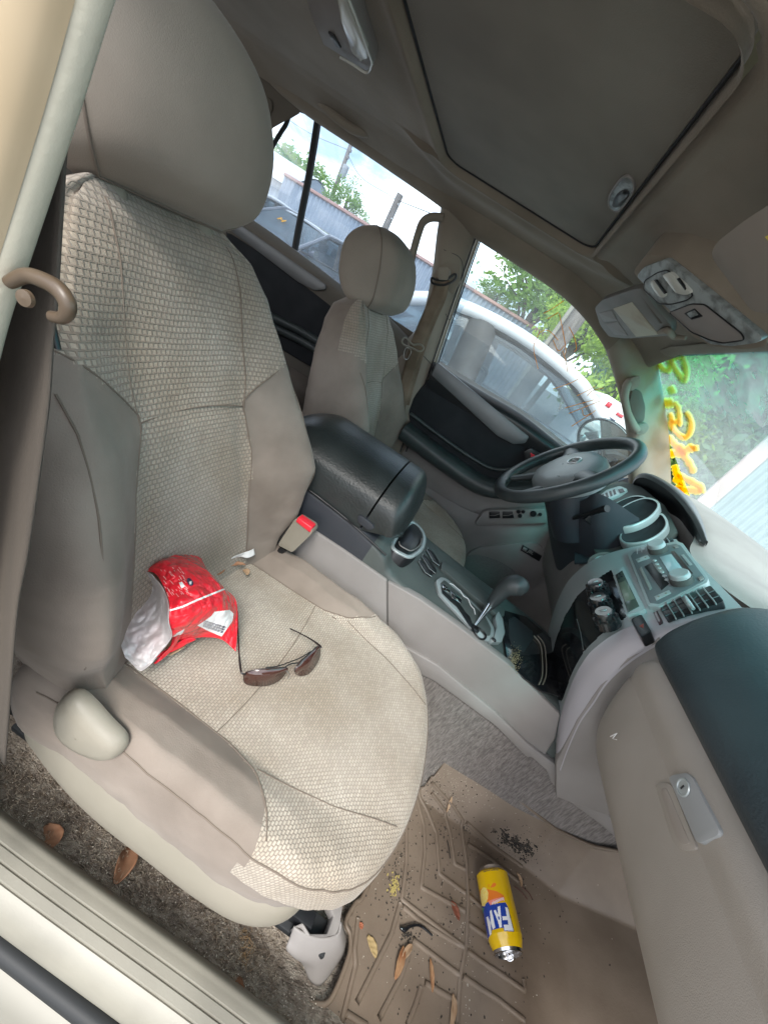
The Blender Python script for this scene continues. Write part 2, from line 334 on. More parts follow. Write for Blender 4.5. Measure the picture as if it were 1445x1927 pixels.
# ------------------------------------------------------------------ seats (built in the car's own metres)
SA=math.radians(20); SN=np.array([math.cos(SA),0,math.sin(SA)]); SU=np.array([-math.sin(SA),0,math.cos(SA)]); SB=np.array([-.2,0,.33]); SY=.43
def SPt(o,s,d): return SB+SU*s+SN*d+np.array([0,SY+o,0])
ss=[-.03,.05,.10,.20,.30,.40,.47,.51,.535]
HB=[.200,.214,.230,.246,.218,.188,.166,.138,.09]; DR=[.02,.036,.062,.085,.062,.03,.012,-.008,-.03]; DMid=[.0,.0,.005,.012,.012,.004,-.002,-.012,-.03]
DBk=[-.10,-.11,-.115,-.12,-.12,-.115,-.11,-.10,-.075]
def back_ring(s):
    h=np.interp(s,ss,HB); r=np.interp(s,ss,DR); m=np.interp(s,ss,DMid); b=np.interp(s,ss,DBk); inn=np.interp(s,[0,.1,.2,.31,.4,.52],[.135,.125,.115,.10,.105,.07])
    o=[(0,m),(inn*.6,m+.002),(inn,m+.008),((inn+h)/2+.01,r*.93+.004),(h-.018,r),(h,r*.45-.005),(h-.002,b*.45),(h-.02,b*.85),(h*.6,b),(0,b)]
    o+= [(-x,y) for x,y in o[1:-1][::-1]]
    return [SPt(x,s,d) for x,d in o]
def suede_in(s):  # half width of the woven centre of the backrest at height s
    return float(np.interp(s,[0,.06,.14,.24,.315,.325,.345,.40],[.128,.128,.118,.112,.093,.093,.115,.19]))
def build_seat(label,cat,group,mirror):
    root=thing('car_seat',label,cat,(0,SY,.0),group)
    # backrest : one surface, split into woven front and suede sides
    S_=np.concatenate([np.linspace(-.03,.5,92),.5+.035*np.sin(np.linspace(0.06,1,14)*math.pi/2)])
    rings=[]
    for s in S_:
        R=crs(back_ring(min(s,.535)),168,True); rings.append(R)
    A=np.array(rings)
    def lump(p,f,seed=0): return mnoise.noise(Vector((p[0]*f+seed,p[1]*f,p[2]*f*.7)))
    for i in range(A.shape[0]):
        for j in range(A.shape[1]):
            p=A[i,j]; o=abs(p[1]-SY); k=min(1,max(0,(o-.11)/.04)); A[i,j]=p+SN*(lump(p,16)*.0045*k+abs(lump(p,34,5))*.0022*k+lump(p,9,2)*.003)
    # close the top
    c=A[-1].mean(0); top=[c+(A[-1]-c)*k+SU*.006*(1-k) for k in (.9,.7,.45,.2,.02)]
    A=np.concatenate([A,np.array(top)]); nu,nv=A.shape[:2]
    uvs=np.zeros((nu,nv,2))
    for i in range(nu):
        d=np.linalg.norm(np.diff(A[i],axis=0,append=A[i][:1]),axis=1); cu=np.concatenate([[0],np.cumsum(d)[:-1]]); cu=np.where(cu>cu[nv//2],cu-d.sum(),cu)
        uvs[i,:,0]=cu; uvs[i,:,1]=S_[i] if i<len(S_) else S_[-1]+.01*(i-len(S_)+1)*4
    V=A.reshape(-1,3); F1=[];F2=[]
    for i in range(nu-1):
        for j in range(nv):
            k=(j+1)%nv; f=(i*nv+j,(i+1)*nv+j,(i+1)*nv+k,i*nv+k)
            p=(V[f[0]]+V[f[2]])/2-SB; s=p@SU; dd=p@SN; o=abs(p[1]-SY); h=np.interp(s,ss,HB)
            front=dd>np.interp(s,[0,.3,.45,.535],[.0,-.0,-.045,-.085]) if s>.33 else True
            fm= i<nu-1 and (j<nv*.31 or j>nv*.69)
            w=(o<suede_in(s) and fm and s<.40) or (s>=.40 and fm and dd>-.075)
            (F1 if w else F2).append(f)
    sub=[f for f in F1]; mk('backrest_panel',V,F1,M_['weave2'],root,uv=uvs.reshape(-1,2)); mk('backrest',V,F2,M_['suede'],root,uv=uvs.reshape(-1,2))
    def on(o,s,lift=.002):   # front surface point of backrest
        R=crs(back_ring(min(s,.535)),168,True)[:84]; oo=R[:,1]-SY; k=int(np.argmax(oo)); t=min(abs(o),oo[k]-.0005)
        j=int(np.searchsorted(oo[:k+1],t)); j=max(1,min(j,k)); f=(t-oo[j-1])/max(oo[j]-oo[j-1],1e-6); q=R[j-1]+(R[j]-R[j-1])*f
        q=q.copy(); q[1]=SY+(abs(q[1]-SY))*(1 if o>=0 else -1); return q+SN*lift
    sm=GM()
    for sg in (-1,1):
        sm.add(*tubeVF([on(sg*suede_in(s),s,.0004) for s in np.linspace(.02,.395,50)],.0010,6))
        sm.add(*tubeVF([on(sg*np.interp(s,[.3,.36,.5,.525],[.093,.10,.09,.085]),s,.0003) for s in np.linspace(.315,.52,26)],.0008,6))
        sm.add(*tubeVF([on(sg*np.interp(s,[.02,.13,.19,.26,.33,.37],[.20,.222,.217,.20,.19,.19]),s,.0003) for s in np.linspace(.075,.36,30)],.0011,6))
    sm.add(*tubeVF([on(o,.312+.012*math.cos(o*12),.0003) for o in np.linspace(-.092,.092,24)],.0010,6))
    sm.obj('backrest_seam',M_['seam'],root)
    # headrest : curved pad on two posts, seam round the front face
    hs=[.536,.555,.592,.634,.680,.712,.728]; hw=[.085,.108,.119,.119,.109,.082,.046]; hf=[.015,.045,.058,.060,.048,.016,-.02]; hb=[-.06,-.09,-.11,-.115,-.11,-.09,-.06]
    drop=.024 if XF else 0; hs=[v-drop for v in hs]; fwd=.018 if XF else 0; hf=[v+fwd for v in hf]; hb=[v+fwd for v in hb]
    rr=[]
    for s,wd,f,b in zip(hs,hw,hf,hb):
        o=[(0,f),(wd*.5,f-.004),(wd*.88,f-.022),(wd,f*.3-.03),(wd*.92,b*.88),(wd*.5,b),(0,b),(-wd*.5,b),(-wd*.92,b*.88),(-wd,f*.3-.03),(-wd*.88,f-.022),(-wd*.5,f-.004)]
        rr.append([SPt(x,s+.0,d) for x,d in o])
    hd=ring_loft('headrest',rr,M_['suede_l'],root,nu=30,nv=60)
    ch=[]
    for k in range(24):
        sx=hs[0]+.004+(hs[-1]-hs[0]-.012)*k/23; R0=crs([crs(np.array(rr)[:,j],24)[min(23,max(0,int(round((sx-hs[0])/(hs[-1]-hs[0])*23))))] for j in range(12)],120,True); ch.append((R0[26],R0[94]))
    front=[c[0]+SY*0 for c in ch]+[c[1] for c in ch[::-1]]; cc0=np.mean(front,0); front=[p+nrm(p-cc0)*.0012 for p in front]
    tube('headrest_seam',front,.0014,M_['seam'],hd,seg=6,closed=True)
    for sg in (-1,1):
        tube('headrest_post',[SPt(sg*.062,.50,-.035),SPt(sg*.062,.57,-.02)],.006,M_['chrome'],root,seg=12)
        lathe('post_collar',[(0.0,.008),(.014,.006),(.016,0),(.0165,-.012)],SPt(sg*.062,.532,-.033),SU,M_['plas'],root,16)
    # cushion : rings of the plan outline, shrinking towards the middle
    oy=[-.225,-.19,-.15,-.10,-.05,0,.05,.10,.15,.19,.225]; xf=[.165,.215,.245,.262,.27,.272,.27,.262,.245,.215,.165]
    out=[( -.27,-.215),(-.18,-.222),(-.08,-.226),(.03,-.227),(.11,-.224),(.165,-.212),(.212,-.185),(.243,-.14),(.262,-.08),(.270,0)]
    out=out+[(x,-o) for x,o in out[:-1][::-1]]+[(-.275,.11),(-.275,0),(-.275,-.11)]
    O=crs(out,180,True)
    ctr=np.array([-.02,0.])
    def topz(x,o):
        z=.333+.006*math.cos(o*9)
        b=np.interp(abs(o),[.11,.145,.175,.205,.23],[0,.004,.028,.036,.026])
        z+=b*np.interp(x,[-.27,-.1,.02,.12,.2],[.7,1,.8,.35,.1])
        z+=np.interp(x,[-.25,0,.12,.2,.24,.275],[-.002,0,.003,.0,-.006,-.016])
        return z
    rg=[]; info=[]
    for kk,dz in [(.955,-.165),(.985,-.14),(1.0,-.11),(1.008,-.075),(1.0,-.045),(.985,-.022),(.96,-.008),(.93,-.002)]:
        row=[]
        for x,o in O:
            fr=np.interp(x,[.05,.22],[0,1]); k2=kk
            if dz<-.08: k2=kk-.04*fr
            q=ctr+(np.array([x,o])-ctr)*k2; zt=topz(*(ctr+(np.array([x,o])-ctr)*.93)); row.append([q[0],SY+q[1],zt+dz*np.interp(x,[-.27,.1,.25],[.85,.9,.85])])
        rg.append(row)
    for kk in np.linspace(.91,0.0,56):
        rg.append([[ctr[0]+(x-ctr[0])*kk,SY+ctr[1]+(o-ctr[1])*kk,topz(ctr[0]+(x-ctr[0])*kk,o*kk)] for x,o in O])
    A=np.array(rg); 
    # puckers towards the seams of the suede sides
    nu,nv=A.shape[:2]
    for i in range(nu):
        for j in range(nv):
            p=A[i,j]; o=abs(p[1]-SY); k=min(1,max(0,(o-.14)/.04)); rad=nrm([0,p[1]-SY,.12]); w1=abs(mnoise.noise(Vector((p[0]*30+p[1]*22,p[1]*14-p[0]*9,p[2]*10+3))))
            A[i,j]=p+rad*((w1*.0055-.0012)*k+lump(p,12)*.003*k)+np.array([0,0,lump(p,10,4)*.0022*(1-k)])
    uv=A[:,:,:2].copy(); 
    for i in range(7,-1,-1): uv[i]=uv[i+1]+(O-ctr)/np.linalg.norm(O-ctr,axis=1)[:,None]*np.linalg.norm(A[i]-A[i+1],axis=1)[:,None]
    uv=uv[:,:,::-1]
    V,F=gridVF(A,False,True); F1=[];F2=[]
    def woven(x,o,z):
        a=abs(o); lim=np.interp(x,[-.27,-.1,-.02,.03,.065,.085],[.14,.143,.147,.16,.19,.30]); return a<lim and z>.252+.25*max(0,a-.10)
    for f in F:
        c=(V[f[0]]+V[f[2]])/2; (F1 if woven(c[0],c[1]-SY,c[2]) else F2).append(tuple(reversed(f)))
    mk('seat_panel',V,F1,M_['weave'],root,uv=uv.reshape(-1,2)); mk('seat_cushion',V,F2,M_['suede'],root,uv=uv.reshape(-1,2))
    g=GM(); zt=lambda x,o:np.array([x,SY+o,topz(x,o)+.0006])
    for sg in (-1,1):
        g.add(*tubeVF([zt(x,sg*np.interp(x,[-.27,-.1,-.02,.03,.065,.08],[.14,.143,.147,.16,.19,.212])) for x in np.linspace(-.22,.08,40)],.0010,6))
        g.add(*tubeVF([A[5,j]+np.array([0,0,.0008]) for j in (range(4,150))] if sg<0 else [zt(x,.146*1.0) for x in (.0,.01)],.0011,6))
    g.add(*tubeVF([zt(-.027+.02*math.cos(o*8)-.02,o) for o in np.linspace(-.145,.145,30)],.0008,6))
    for sg in (-1,1): g.add(*tubeVF([zt(x,sg*np.interp(x,[.03,.14,.25],[.155,.135,.10])) for x in np.linspace(.03,.235,20)],.0007,6))
    g.obj('seat_seam',M_['seam'],root)
    # plastic skirt round the base
    T=[(-.33,.305,.365),(-.27,.24,.345),(-.225,.226,.325),(-.16,.218,.275),(-.10,.215,.25),(-.03,.215,.243),(.06,.215,.232),(.13,.222,.215),(.178,.245,.2),(.20,.29,.19),(.205,.35,.185)]
    rows=[]
    for k,(dx,dy,zz) in enumerate([(0,.006,0),(0,-.004,-.02),(0,-.009,-.06),(0,-.004,-.10),(0,.012,-.125)]):
        r=[]
        for i,(x,y,z) in enumerate(T):
            tt=i/(len(T)-1); cy=SY; nrmv=nrm([x*.25 if x>.1 else 0,y-cy-.02,0]); q=np.array([x,y,z])+nrmv*(-dy)*1.0
            zb=np.interp(x,[-.33,-.2,0,.15,.2],[.14,.125,.115,.115,.13]); q[2]=z+(zb-z)*[0,.15,.5,.85,1][k]; r.append(q)
        rows.append(r)
    surf('side_skirt',rows,M_['plas'],root,nu=16,nv=60,flip=True,thick=.004)
    rows2=[[(x,2*SY-y,z) for x,y,z in r] for r in rows]; surf('side_skirt',rows2,M_['plas'],root,nu=10,nv=40,thick=.004)
    # recliner lever on the outer side
    a=crs([P(*q,y=.200) for q in [(99,1350),(104,1325),(124,1311),(150,1328),(190,1372),(222,1405),(222,1425),(205,1434),(170,1426),(130,1405),(106,1380)]],30,True)
    ca_=a.mean(0); V2,F2b=gridVF([[ca_+(p-ca_)*k+A3_(0,dy,0) for p in a] for k,dy in ((.92,.016),(1.0,.012),(1.0,.006),(.95,.0005),(.85,-.004),(.6,-.0065),(.3,-.0075),(.02,-.008))],False,True); mk('recliner_lever',V2,F2b if (XF is None) else F2b,M_['plas'],root,sharp=70)
    # runner and its grey cover
    for yy in (.278,.60):
        box('runner',(-.05,yy,.085),(.58,.020,.024),M_['black'],root,bev=.003); box('runner',(-.02,yy,.066),(.60,.040,.014),M_['rubber'],root,bev=.003)
    q=lambda a,b,z:P(a,b,z=z)
    gg=GM(); gg.add(*prismVF([q(555,1743,.095),q(571,1735,.095),q(584,1757,.097),q(616,1757,.097),q(628,1724,.097),q(619,1706,.097),q(632,1692,.097),q(646,1698,.095),q(641,1735,.09),q(634,1762,.085),q(604,1769,.085),q(560,1760,.085)],(0,0,-.02),.002))
    gg.obj('runner_cover',M_['plasg'],root,sharp=30)
    surf('runner_cover',[[q(553,1744,.094),q(575,1757,.094),q(606,1766,.09),q(636,1758,.088),q(643,1735,.09)],[q(545,1766,.08),q(566,1782,.08),q(606,1786,.078),q(640,1776,.074),q(648,1750,.07)],[q(539,1788,.07),q(560,1804,.066),q(603,1806,.064),q(643,1792,.055),q(652,1765,.04)],[q(556,1800,.05),q(575,1818,.045),q(602,1826,.045),q(632,1815,.035),q(650,1785,.02)],[q(574,1812,.03),q(580,1842,.022),q(598,1856,.018),q(616,1842,.016),q(648,1795,.005)]],M_['plasg'],root,nu=20,nv=20,flip=True,thick=.003,sharp=40)
    return root
build_seat('large beige cloth seat in the foreground with a red bag and sunglasses on it','car seat','front seats',False)
XF=lambda v:(v[0],1.60-v[1],v[2])
build_seat('smaller shaded beige cloth seat behind the black armrest and steering wheel','car seat','front seats',True)
XF=None
# ------------------------------------------------------------------ cabin floor, sill, pillars, roof lining
A3=lambda *v:np.array(v,float)
def PLy(y): return (A3(0,y,0),A3(0,-1,0))
def PLz(z): return (A3(0,0,z),A3(0,0,1))
# carpet: lumpy sheet from the sill to the tunnel
xs=np.linspace(-1.7,.95,90); ys=np.linspace(.13,1.47,60)
def fz(x,y):
    z=.0+.004*math.sin(x*31+y*17)+.003*math.sin(x*13-y*41)
    z+=np.interp(y,[.13,.178,.255],[.078,.07,0])*(1 if x<.9 else 1)+np.interp(x,[.70,1.0],[-.01,.12])+np.interp(x,[-1.7,-.75,-.70,-.4],[.22,.22,.02,0])*0.3
    return z
fl=surf('cabin_floor',[[ (x,y,fz(x,y)) for y in ys] for x in xs],M_['carpet'],raw=True,flip=False); tag(fl,kind='structure')
car=thing('car_cabin','beige painted car shell with door sill, pillar trim and windscreen around the seats','car',(0,.1,.0))
# side sill plate with long ribs, black seal and painted ledge
prof=[(.176,.05),(.172,.135),(.163,.158),(.158,.162),(.1555,.1618),(.153,.163),(.146,.164),(.1445,.1618),(.143,.164),(.135,.1645),(.1335,.1618),(.132,.1645),(.124,.164),(.1225,.1618),(.121,.1635),(.112,.160),(.104,.150),(.1,.12)]
prof=[(y*1.097,.88-(.88-z)*1.097) for y,z in prof]
sill=surf('sill_plate',[[(x,y+.002*math.sin(x*9),z+(.0 if x>-.25 else (-.25-x)*.35)) for y,z in prof] for x in np.linspace(-.6,.85,60)],M_['plasl'],car,raw=True,sharp=50)
tube('door_seal',[(x,.103,.042) for x in (-.4,0,.4,.9)],.011,M_['rubber'],car,n=20)
surf('sill_paint',[[(x,.096,.024),(x,.077,.018),(x,.033,.01),(x,-.03,-.01),(x,-.05,-.2)] for x in (-.6,0,.5,1)],mat('sill_body_paint',(.155,.148,.12),.4,(.18,.172,.14),6),car,nu=8,nv=12)
# near door pillar: painted post, pale seal, dark inner face
def yy(pts,y): return [P(*q,y=y) for q in pts]
tube('pillar_seal',yy([(171,-60),(153,0),(103,180),(58,330),(22,450),(-20,590),(-60,760)],.12)+[A3(-.225,.12,.6),A3(-.2,.11,.3),A3(-.17,.11,.17)],.0062,M_['pale'],car,n=40,seg=14,flat=1)
rows=[]
for px,py in [(160,-60),(142,0),(92,180),(47,330),(10,450),(-32,590),(-75,760)]:
    a=P(px,py,y=.115); rows.append([a,a+A3(-.003,-.006,0),a+A3(-.012,-.010,0),a+A3(-.04,-.012,-.0),a+A3(-.14,-.0,-.0)])
rows.append([r+A3(-.05,0,-.5) for r in rows[-1]]); surf('pillar_paint',rows,M_['tan'],car,nu=24,nv=14)
rows=[]
for px,py in [(171,-60),(153,0),(103,180),(58,330),(22,450),(-20,590),(-60,760)]:
    a=P(px,py,y=.122); rows.append([a+A3(.0,.004,0),a+A3(-.02,.012,0),a+A3(-.08,.02,0),a+A3(-.22,.02,0)])
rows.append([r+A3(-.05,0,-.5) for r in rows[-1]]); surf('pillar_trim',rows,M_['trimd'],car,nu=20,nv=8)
# rear of the near side: unseen rear door and tailgate, closed so no light leaks in
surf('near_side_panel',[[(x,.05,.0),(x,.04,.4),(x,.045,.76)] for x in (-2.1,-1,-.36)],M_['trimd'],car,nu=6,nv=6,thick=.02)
surf('near_side_panel',[[(x,.12,1.12),(x,.14,1.16),(x,.2,1.2)] for x in (-2.1,-1,-.36)],M_['trimd'],car,nu=6,nv=6,thick=.02)
surf('tailgate',[[(-2.1,y,0),(-2.1,y,.4),(-2.05,y,.78)] for y in (.0,.8,1.6)],M_['trimd'],car,nu=6,nv=6,thick=.02)
# roof lining: shallow vault, recess for the sunroof
def roofz(x,y):
    z=1.185
    z+=-.02*np.interp(y,[1.26,1.44],[0,1])**1.0-.0*x
    z-=np.interp(x,[.02,.10,.20,.30,.36],[.0,.010,.032,.058,.078])
    z+=np.interp(x,[-2.1,-1.3,-.6],[.0,.03,.01])
    # rounded bolster round the sunroof
    return z
SRx=(-.405,.028); SRy=(.50,1.212)
def srd(x,y):   # signed distance to the rounded sunroof rectangle (negative inside)
    cx,cy=(SRx[0]+SRx[1])/2,(SRy[0]+SRy[1])/2; hx,hy=(SRx[1]-SRx[0])/2,(SRy[1]-SRy[0])/2; r=.045
    qx,qy=abs(x-cx)-hx+r,abs(y-cy)-hy+r
    return math.hypot(max(qx,0),max(qy,0))+min(max(qx,qy),0)-r
X_=np.linspace(-2.1,.372,250); Y_=np.linspace(.10,1.435,230); V=np.zeros((250,230,3))
for i,x in enumerate(X_):
    for j,y in enumerate(Y_):
        d=srd(x,y); z=roofz(x,y)
        z-=.012*math.exp(-((d-.02)/.018)**2)          # soft raised lip
        z-=.018*math.exp(-((d-.07)/.05)**2)*(1 if y>1.2 else .3)*np.interp(x,[-.4,.1],[1,1])
        if y>1.30: z-=(y-1.30)*.12
        V[i,j]=(x,y,z)
vv,ff=gridVF(V); ff=[tuple(reversed(f)) for f in ff if all(srd(vv[k][0],vv[k][1])>.0 for k in f)]
roof=thing('roof_lining','dusty brown cloth roof lining with a closed sunroof panel above the seats','roof lining',(0,.8,1.2))
mk('headliner',vv,ff,M_['head'],roof)
def rrect(off,z,n=16):
    cx,cy=(SRx[0]+SRx[1])/2,(SRy[0]+SRy[1])/2; hx,hy=(SRx[1]-SRx[0])/2+off,(SRy[1]-SRy[0])/2+off; r=.045+off; o=[]
    for a0,sx,sy in ((0,1,1),(90,-1,1),(180,-1,-1),(270,1,-1)):
        for t in np.linspace(0,90,n): a=math.radians(a0+t); o.append((cx+sx*(hx-r)+r*math.cos(a),cy+sy*(hy-r)+r*math.sin(a),z))
    return o
A=np.array([rrect(.006,1.172),rrect(.0,1.176),rrect(-.001,1.190),rrect(-.006,1.196)]); v2,f2=gridVF(A,False,True); mk('sunroof_surround',v2,[tuple(reversed(f)) for f in f2],M_['head'],roof)
tube('sunroof_gap',rrect(-.006,1.190),.0026,M_['mblack'],roof,seg=6,closed=True)
sp=mk('sunroof_panel',*prismVF(rrect(-.008,1.190),(0,0,.02),.002),M_['roofp'],roof,sharp=50)
# sunroof finger pull
pz=(A3(0,0,1.189),A3(0,0,-1))
ol=[P(*q,pl=pz) for q in [(1168,336),(1182,331),(1192,342),(1190,362),(1168,393),(1156,396),(1146,386),(1148,366)]]
ol=crs(ol,28,True); tube('finger_pull',ol,.0021,M_['plasg'],sp,seg=8,closed=True,up=(0,0,1),flat=1.2)
V3,F3=prismVF([p+A3(0,0,.0) for p in ol],(0,0,-.0012)); mk('pull_cup',V3,F3,M_['silverd'],sp)
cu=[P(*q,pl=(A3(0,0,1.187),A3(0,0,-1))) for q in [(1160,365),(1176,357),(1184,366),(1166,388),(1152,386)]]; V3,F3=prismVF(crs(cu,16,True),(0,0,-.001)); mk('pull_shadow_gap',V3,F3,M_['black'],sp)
# side rail above the far windows (front part follows the curve of the door opening)
rail_lo=[(440,60),(500,140),(572,206),(700,292),(830,383),(868,418),(898,444),(985,500),(1060,552),(1110,603),(1145,655)]
rows=[]
for q in rail_lo:
    a=P(*q,y=1.44); rows.append([a+A3(0,.02,-.004),a+A3(0,.0,-.008),a+A3(0,-.03,.006),a+A3(0,-.05,.035),a+A3(0,-.055,.09)])
surf('roof_rail',rows,M_['head'],roof,nu=60,nv=10)
# front lip of the lining over the windscreen
lip=[]
for y in np.linspace(.0,1.46,16):
    z0=roofz(.36,min(y,1.43)); b=.0
    lip.append([(.335,y,z0+.004),(.362,y,z0-.002),(.376,y,z0+.008),(.385,y,z0+.03),(.33,y,z0+.10)])
surf('headliner_edge',lip,M_['head'],roof,nu=30,nv=12)
mk('roof_skin',*boxVF((-.85,.78,1.262),(2.5,1.42,.01)),M_['tan'],roof)  # unseen outer roof, keeps light out of the cabin from above
# far front pillar with its grab handle area, inner face towards the cabin
WS=(A3(.372,.8,1.112),nrm((.355,0,.62)))    # windscreen plane
inner=[(1120,615),(1143,655),(1165,725),(1180,790),(1187,850),(1190,930)]
outer=[(1222,640),(1231,660),(1244,735),(1254,800),(1259,860),(1263,935)]
rows=[]
for a,b in zip(inner,outer):
    p=P(*a,y=1.43); q=P(*b,pl=WS); q=q if q[1]<1.5 else P(*b,y=1.47)
    m=(p+q)/2; rows.append([p+A3(0,.04,0),p,p*.72+q*.28+A3(-.006,-.022,0),p*.35+q*.65+A3(0,-.012,0),q,q+(q-CAM)*.05])
rows.append([r+A3(.28,0,-.24) for r in rows[-1]])
surf('front_pillar_trim',rows,M_['mottle'],car,nu=40,nv=16)
tube('windscreen_seal',[P(*b,pl=WS)+A3(-.004,-.002,0) for b in outer[1:]],.0035,M_['rubber'],car,n=30,seg=6)
# far middle pillar
L1=[(818,360),(830,383),(822,440),(812,520),(790,610),(752,655),(735,720),(700,830),(690,870)]
L2=[(905,430),(899,446),(885,485),(866,540),(842,610),(815,690),(790,760),(757,850),(745,885)]
rows=[]
for a,b in zip(L1,L2):
    p=P(*a,y=1.46); q=P(*b,y=1.46); rows.append([p+A3(-.01,.05,0),p+A3(0,.0,0),p+A3(.022,-.028,0),(p+q)/2+A3(0,-.034,0),q+A3(-.028,-.026,0),q+A3(-.006,-.006,0),q+A3(.004,.03,0)])
pil=surf('middle_pillar_trim',rows,M_['trim'],car,nu=60,nv=24,sharp=60)
for dd in (0,6,11): tube('door_rubber',[P(b[0]-4+dd,b[1],y=1.445+.001*dd) for b in L2[1:8]],.0022,M_['rubber'] if dd!=6 else M_['trim'],car,n=40,seg=6)
PLB=(A3(0,1.424,0),A3(0,-1,0))
plate('belt_height_slider',[(838,492),(866,500),(866,530),(852,555),(838,540),(812,520)],PLB,M_['trim'],pil,d=.0,th=.006,bev=.002)
tube('pillar_joint',[P(*q,y=1.427) for q in [(835,470),(868,490),(868,545),(848,600),(838,590)]],.0009,M_['black'],pil,n=24,seg=5)
tube('pillar_joint',[P(*q,y=1.427) for q in [(788,660),(808,682),(815,690)]],.0009,M_['black'],pil,n=10,seg=5)
# far rear pillar and quarter trim, with a round clip cover
rows=[[P(*q,y=1.45) for q in r] for r in [[(395,-20),(440,60),(480,100)],[(400,40),(455,110),(520,165)],[(400,110),(480,180),(568,207)],[(400,260),(455,290),(505,250)],[(400,400),(440,400),(478,330)],[(395,520),(415,470),(440,425)]]]
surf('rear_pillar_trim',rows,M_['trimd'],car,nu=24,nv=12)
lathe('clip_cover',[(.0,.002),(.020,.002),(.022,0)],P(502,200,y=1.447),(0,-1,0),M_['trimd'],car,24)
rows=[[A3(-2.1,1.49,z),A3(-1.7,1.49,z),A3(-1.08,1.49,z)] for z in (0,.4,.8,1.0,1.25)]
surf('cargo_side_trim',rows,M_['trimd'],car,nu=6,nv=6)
# windscreen glass
wsg=[]
for k in np.linspace(0,1,8):
    x=.362+k*.66; z=WS[0][2]-(x-WS[0][0])*WS[1][0]/WS[1][2]; wsg.append([(x,y,z) for y in np.linspace(-.02,1.62,8)])
wind=surf('windscreen',wsg,glass('windscreen_glass',(.84,.95,.965),.24,(.72,.90,.92),22,(.99,1.06,(.10,.77,.80)),.85,1.15),car,raw=True)
# yellow paint writing on the outside of the windscreen
YP=bpy.data.materials.new('yellow_window_paint'); YP.use_nodes=True; t_=YP.node_tree; b_=t_.nodes['Principled BSDF']; b_.inputs['Base Color'].default_value=(.85,.40,.0,1); b_.inputs['Roughness'].default_value=.7; tl=t_.nodes.new('ShaderNodeBsdfTranslucent'); tl.inputs['Color'].default_value=(.80,.36,.0,1); ms=t_.nodes.new('ShaderNodeMixShader'); ms.inputs['Fac'].default_value=.6; t_.links.new(b_.outputs[0],ms.inputs[1]); t_.links.new(tl.outputs[0],ms.inputs[2]); t_.links.new(ms.outputs[0],t_.nodes['Material Output'].inputs['Surface'])
YH=bpy.data.materials.new('thin_yellow_paint'); YH.use_nodes=True; t_=YH.node_tree; tr=t_.nodes.new('ShaderNodeBsdfTransparent'); tr.inputs['Color'].default_value=(1,.95,.25,1); tl=t_.nodes.new('ShaderNodeBsdfTranslucent'); tl.inputs['Color'].default_value=(1,.85,.1,1); ms=t_.nodes.new('ShaderNodeMixShader'); ms.inputs['Fac'].default_value=.45; t_.links.new(tr.outputs[0],ms.inputs[1]); t_.links.new(tl.outputs[0],ms.inputs[2]); t_.links.new(ms.outputs[0],t_.nodes['Material Output'].inputs['Surface'])
c3=lambda x,y:(1200+.1973*x,620+.1973*y)
strokes=[([(165,200),(190,300),(250,375),(300,385),(318,330),(300,250),(265,195)],34),([(300,205),(325,300),(385,400),(450,485),(470,420),(455,320),(425,235),(405,195)],36),([(360,200),(372,250),(385,290)],44),
 ([(310,535),(330,575),(345,610)],46),([(240,690),(290,700),(345,690)],60),([(345,690),(385,740),(398,830),(400,925)],34),([(310,790),(325,850),(320,900),(350,960),(400,1010),(450,1030),(495,990),(512,910),(500,840),(462,780)],38),([(315,870),(360,880),(395,870)],34),
 ([(285,1015),(340,1080),(400,1150)],46),([(295,1185),(370,1180),(430,1175),(480,1140),(545,1120)],52),([(400,1090),(430,1180),(490,1270),(540,1370)],46),([(545,1100),(550,1160)],44),
 ([(350,1290),(362,1350),(380,1420)],46),([(375,1385),(450,1420),(550,1470),(610,1510),(605,1560)],44),([(605,1545),(500,1530),(400,1530)],46),([(330,1430),(400,1450),(420,1480),(380,1510),(430,1570),(480,1620)],44)]
for layer,mt,kk,off,nm in ((0,YH,1.5,.0045,'writing_halo'),(1,YP,1.0,.007,'painted_writing')):
    g=GM()
    for pts,wd in strokes:
        q=crs([np.array(c3(*p)) for p in pts],28); c=[P(*a,pl=WS,d=off) for a in q]
        e=[]
        for i in range(28):
            tn=q[min(i+1,27)]-q[max(i-1,0)]; n2=np.array([-tn[1],tn[0]])/max(np.hypot(*tn),1e-6); wv=wd*.1973*.55*kk*(1+.12*math.sin(i*.9+pts[0][0]))*min(1,(.55+min(i,27-i)*.25))
            e.append([P(*(q[i]-n2*wv),pl=WS,d=off),P(*(q[i]+n2*wv),pl=WS,d=off)])
        V,F=gridVF(e); g.add(V,F)
    g.obj(nm,mt,wind,smooth=True,sharp=None)
g=GM()   # drip of the running paint
g.add(*tubeVF([P(*c3(452,1600),pl=WS,d=.006),P(*c3(458,1700),pl=WS,d=.006)],.0008,5)); g.obj('paint_drip',YP,wind)
# ------------------------------------------------------------------ far doors
def door(name,label,win,trimtop,rear):
    return thing(name,label,'car door',(0.2 if not rear else -.8,1.45,0),'doors on the far side')
dd=door('front_door','far front door with black insert, window switches and a paint-spattered window',None,None,False)
Yd=1.45; PD=PLy(Yd)
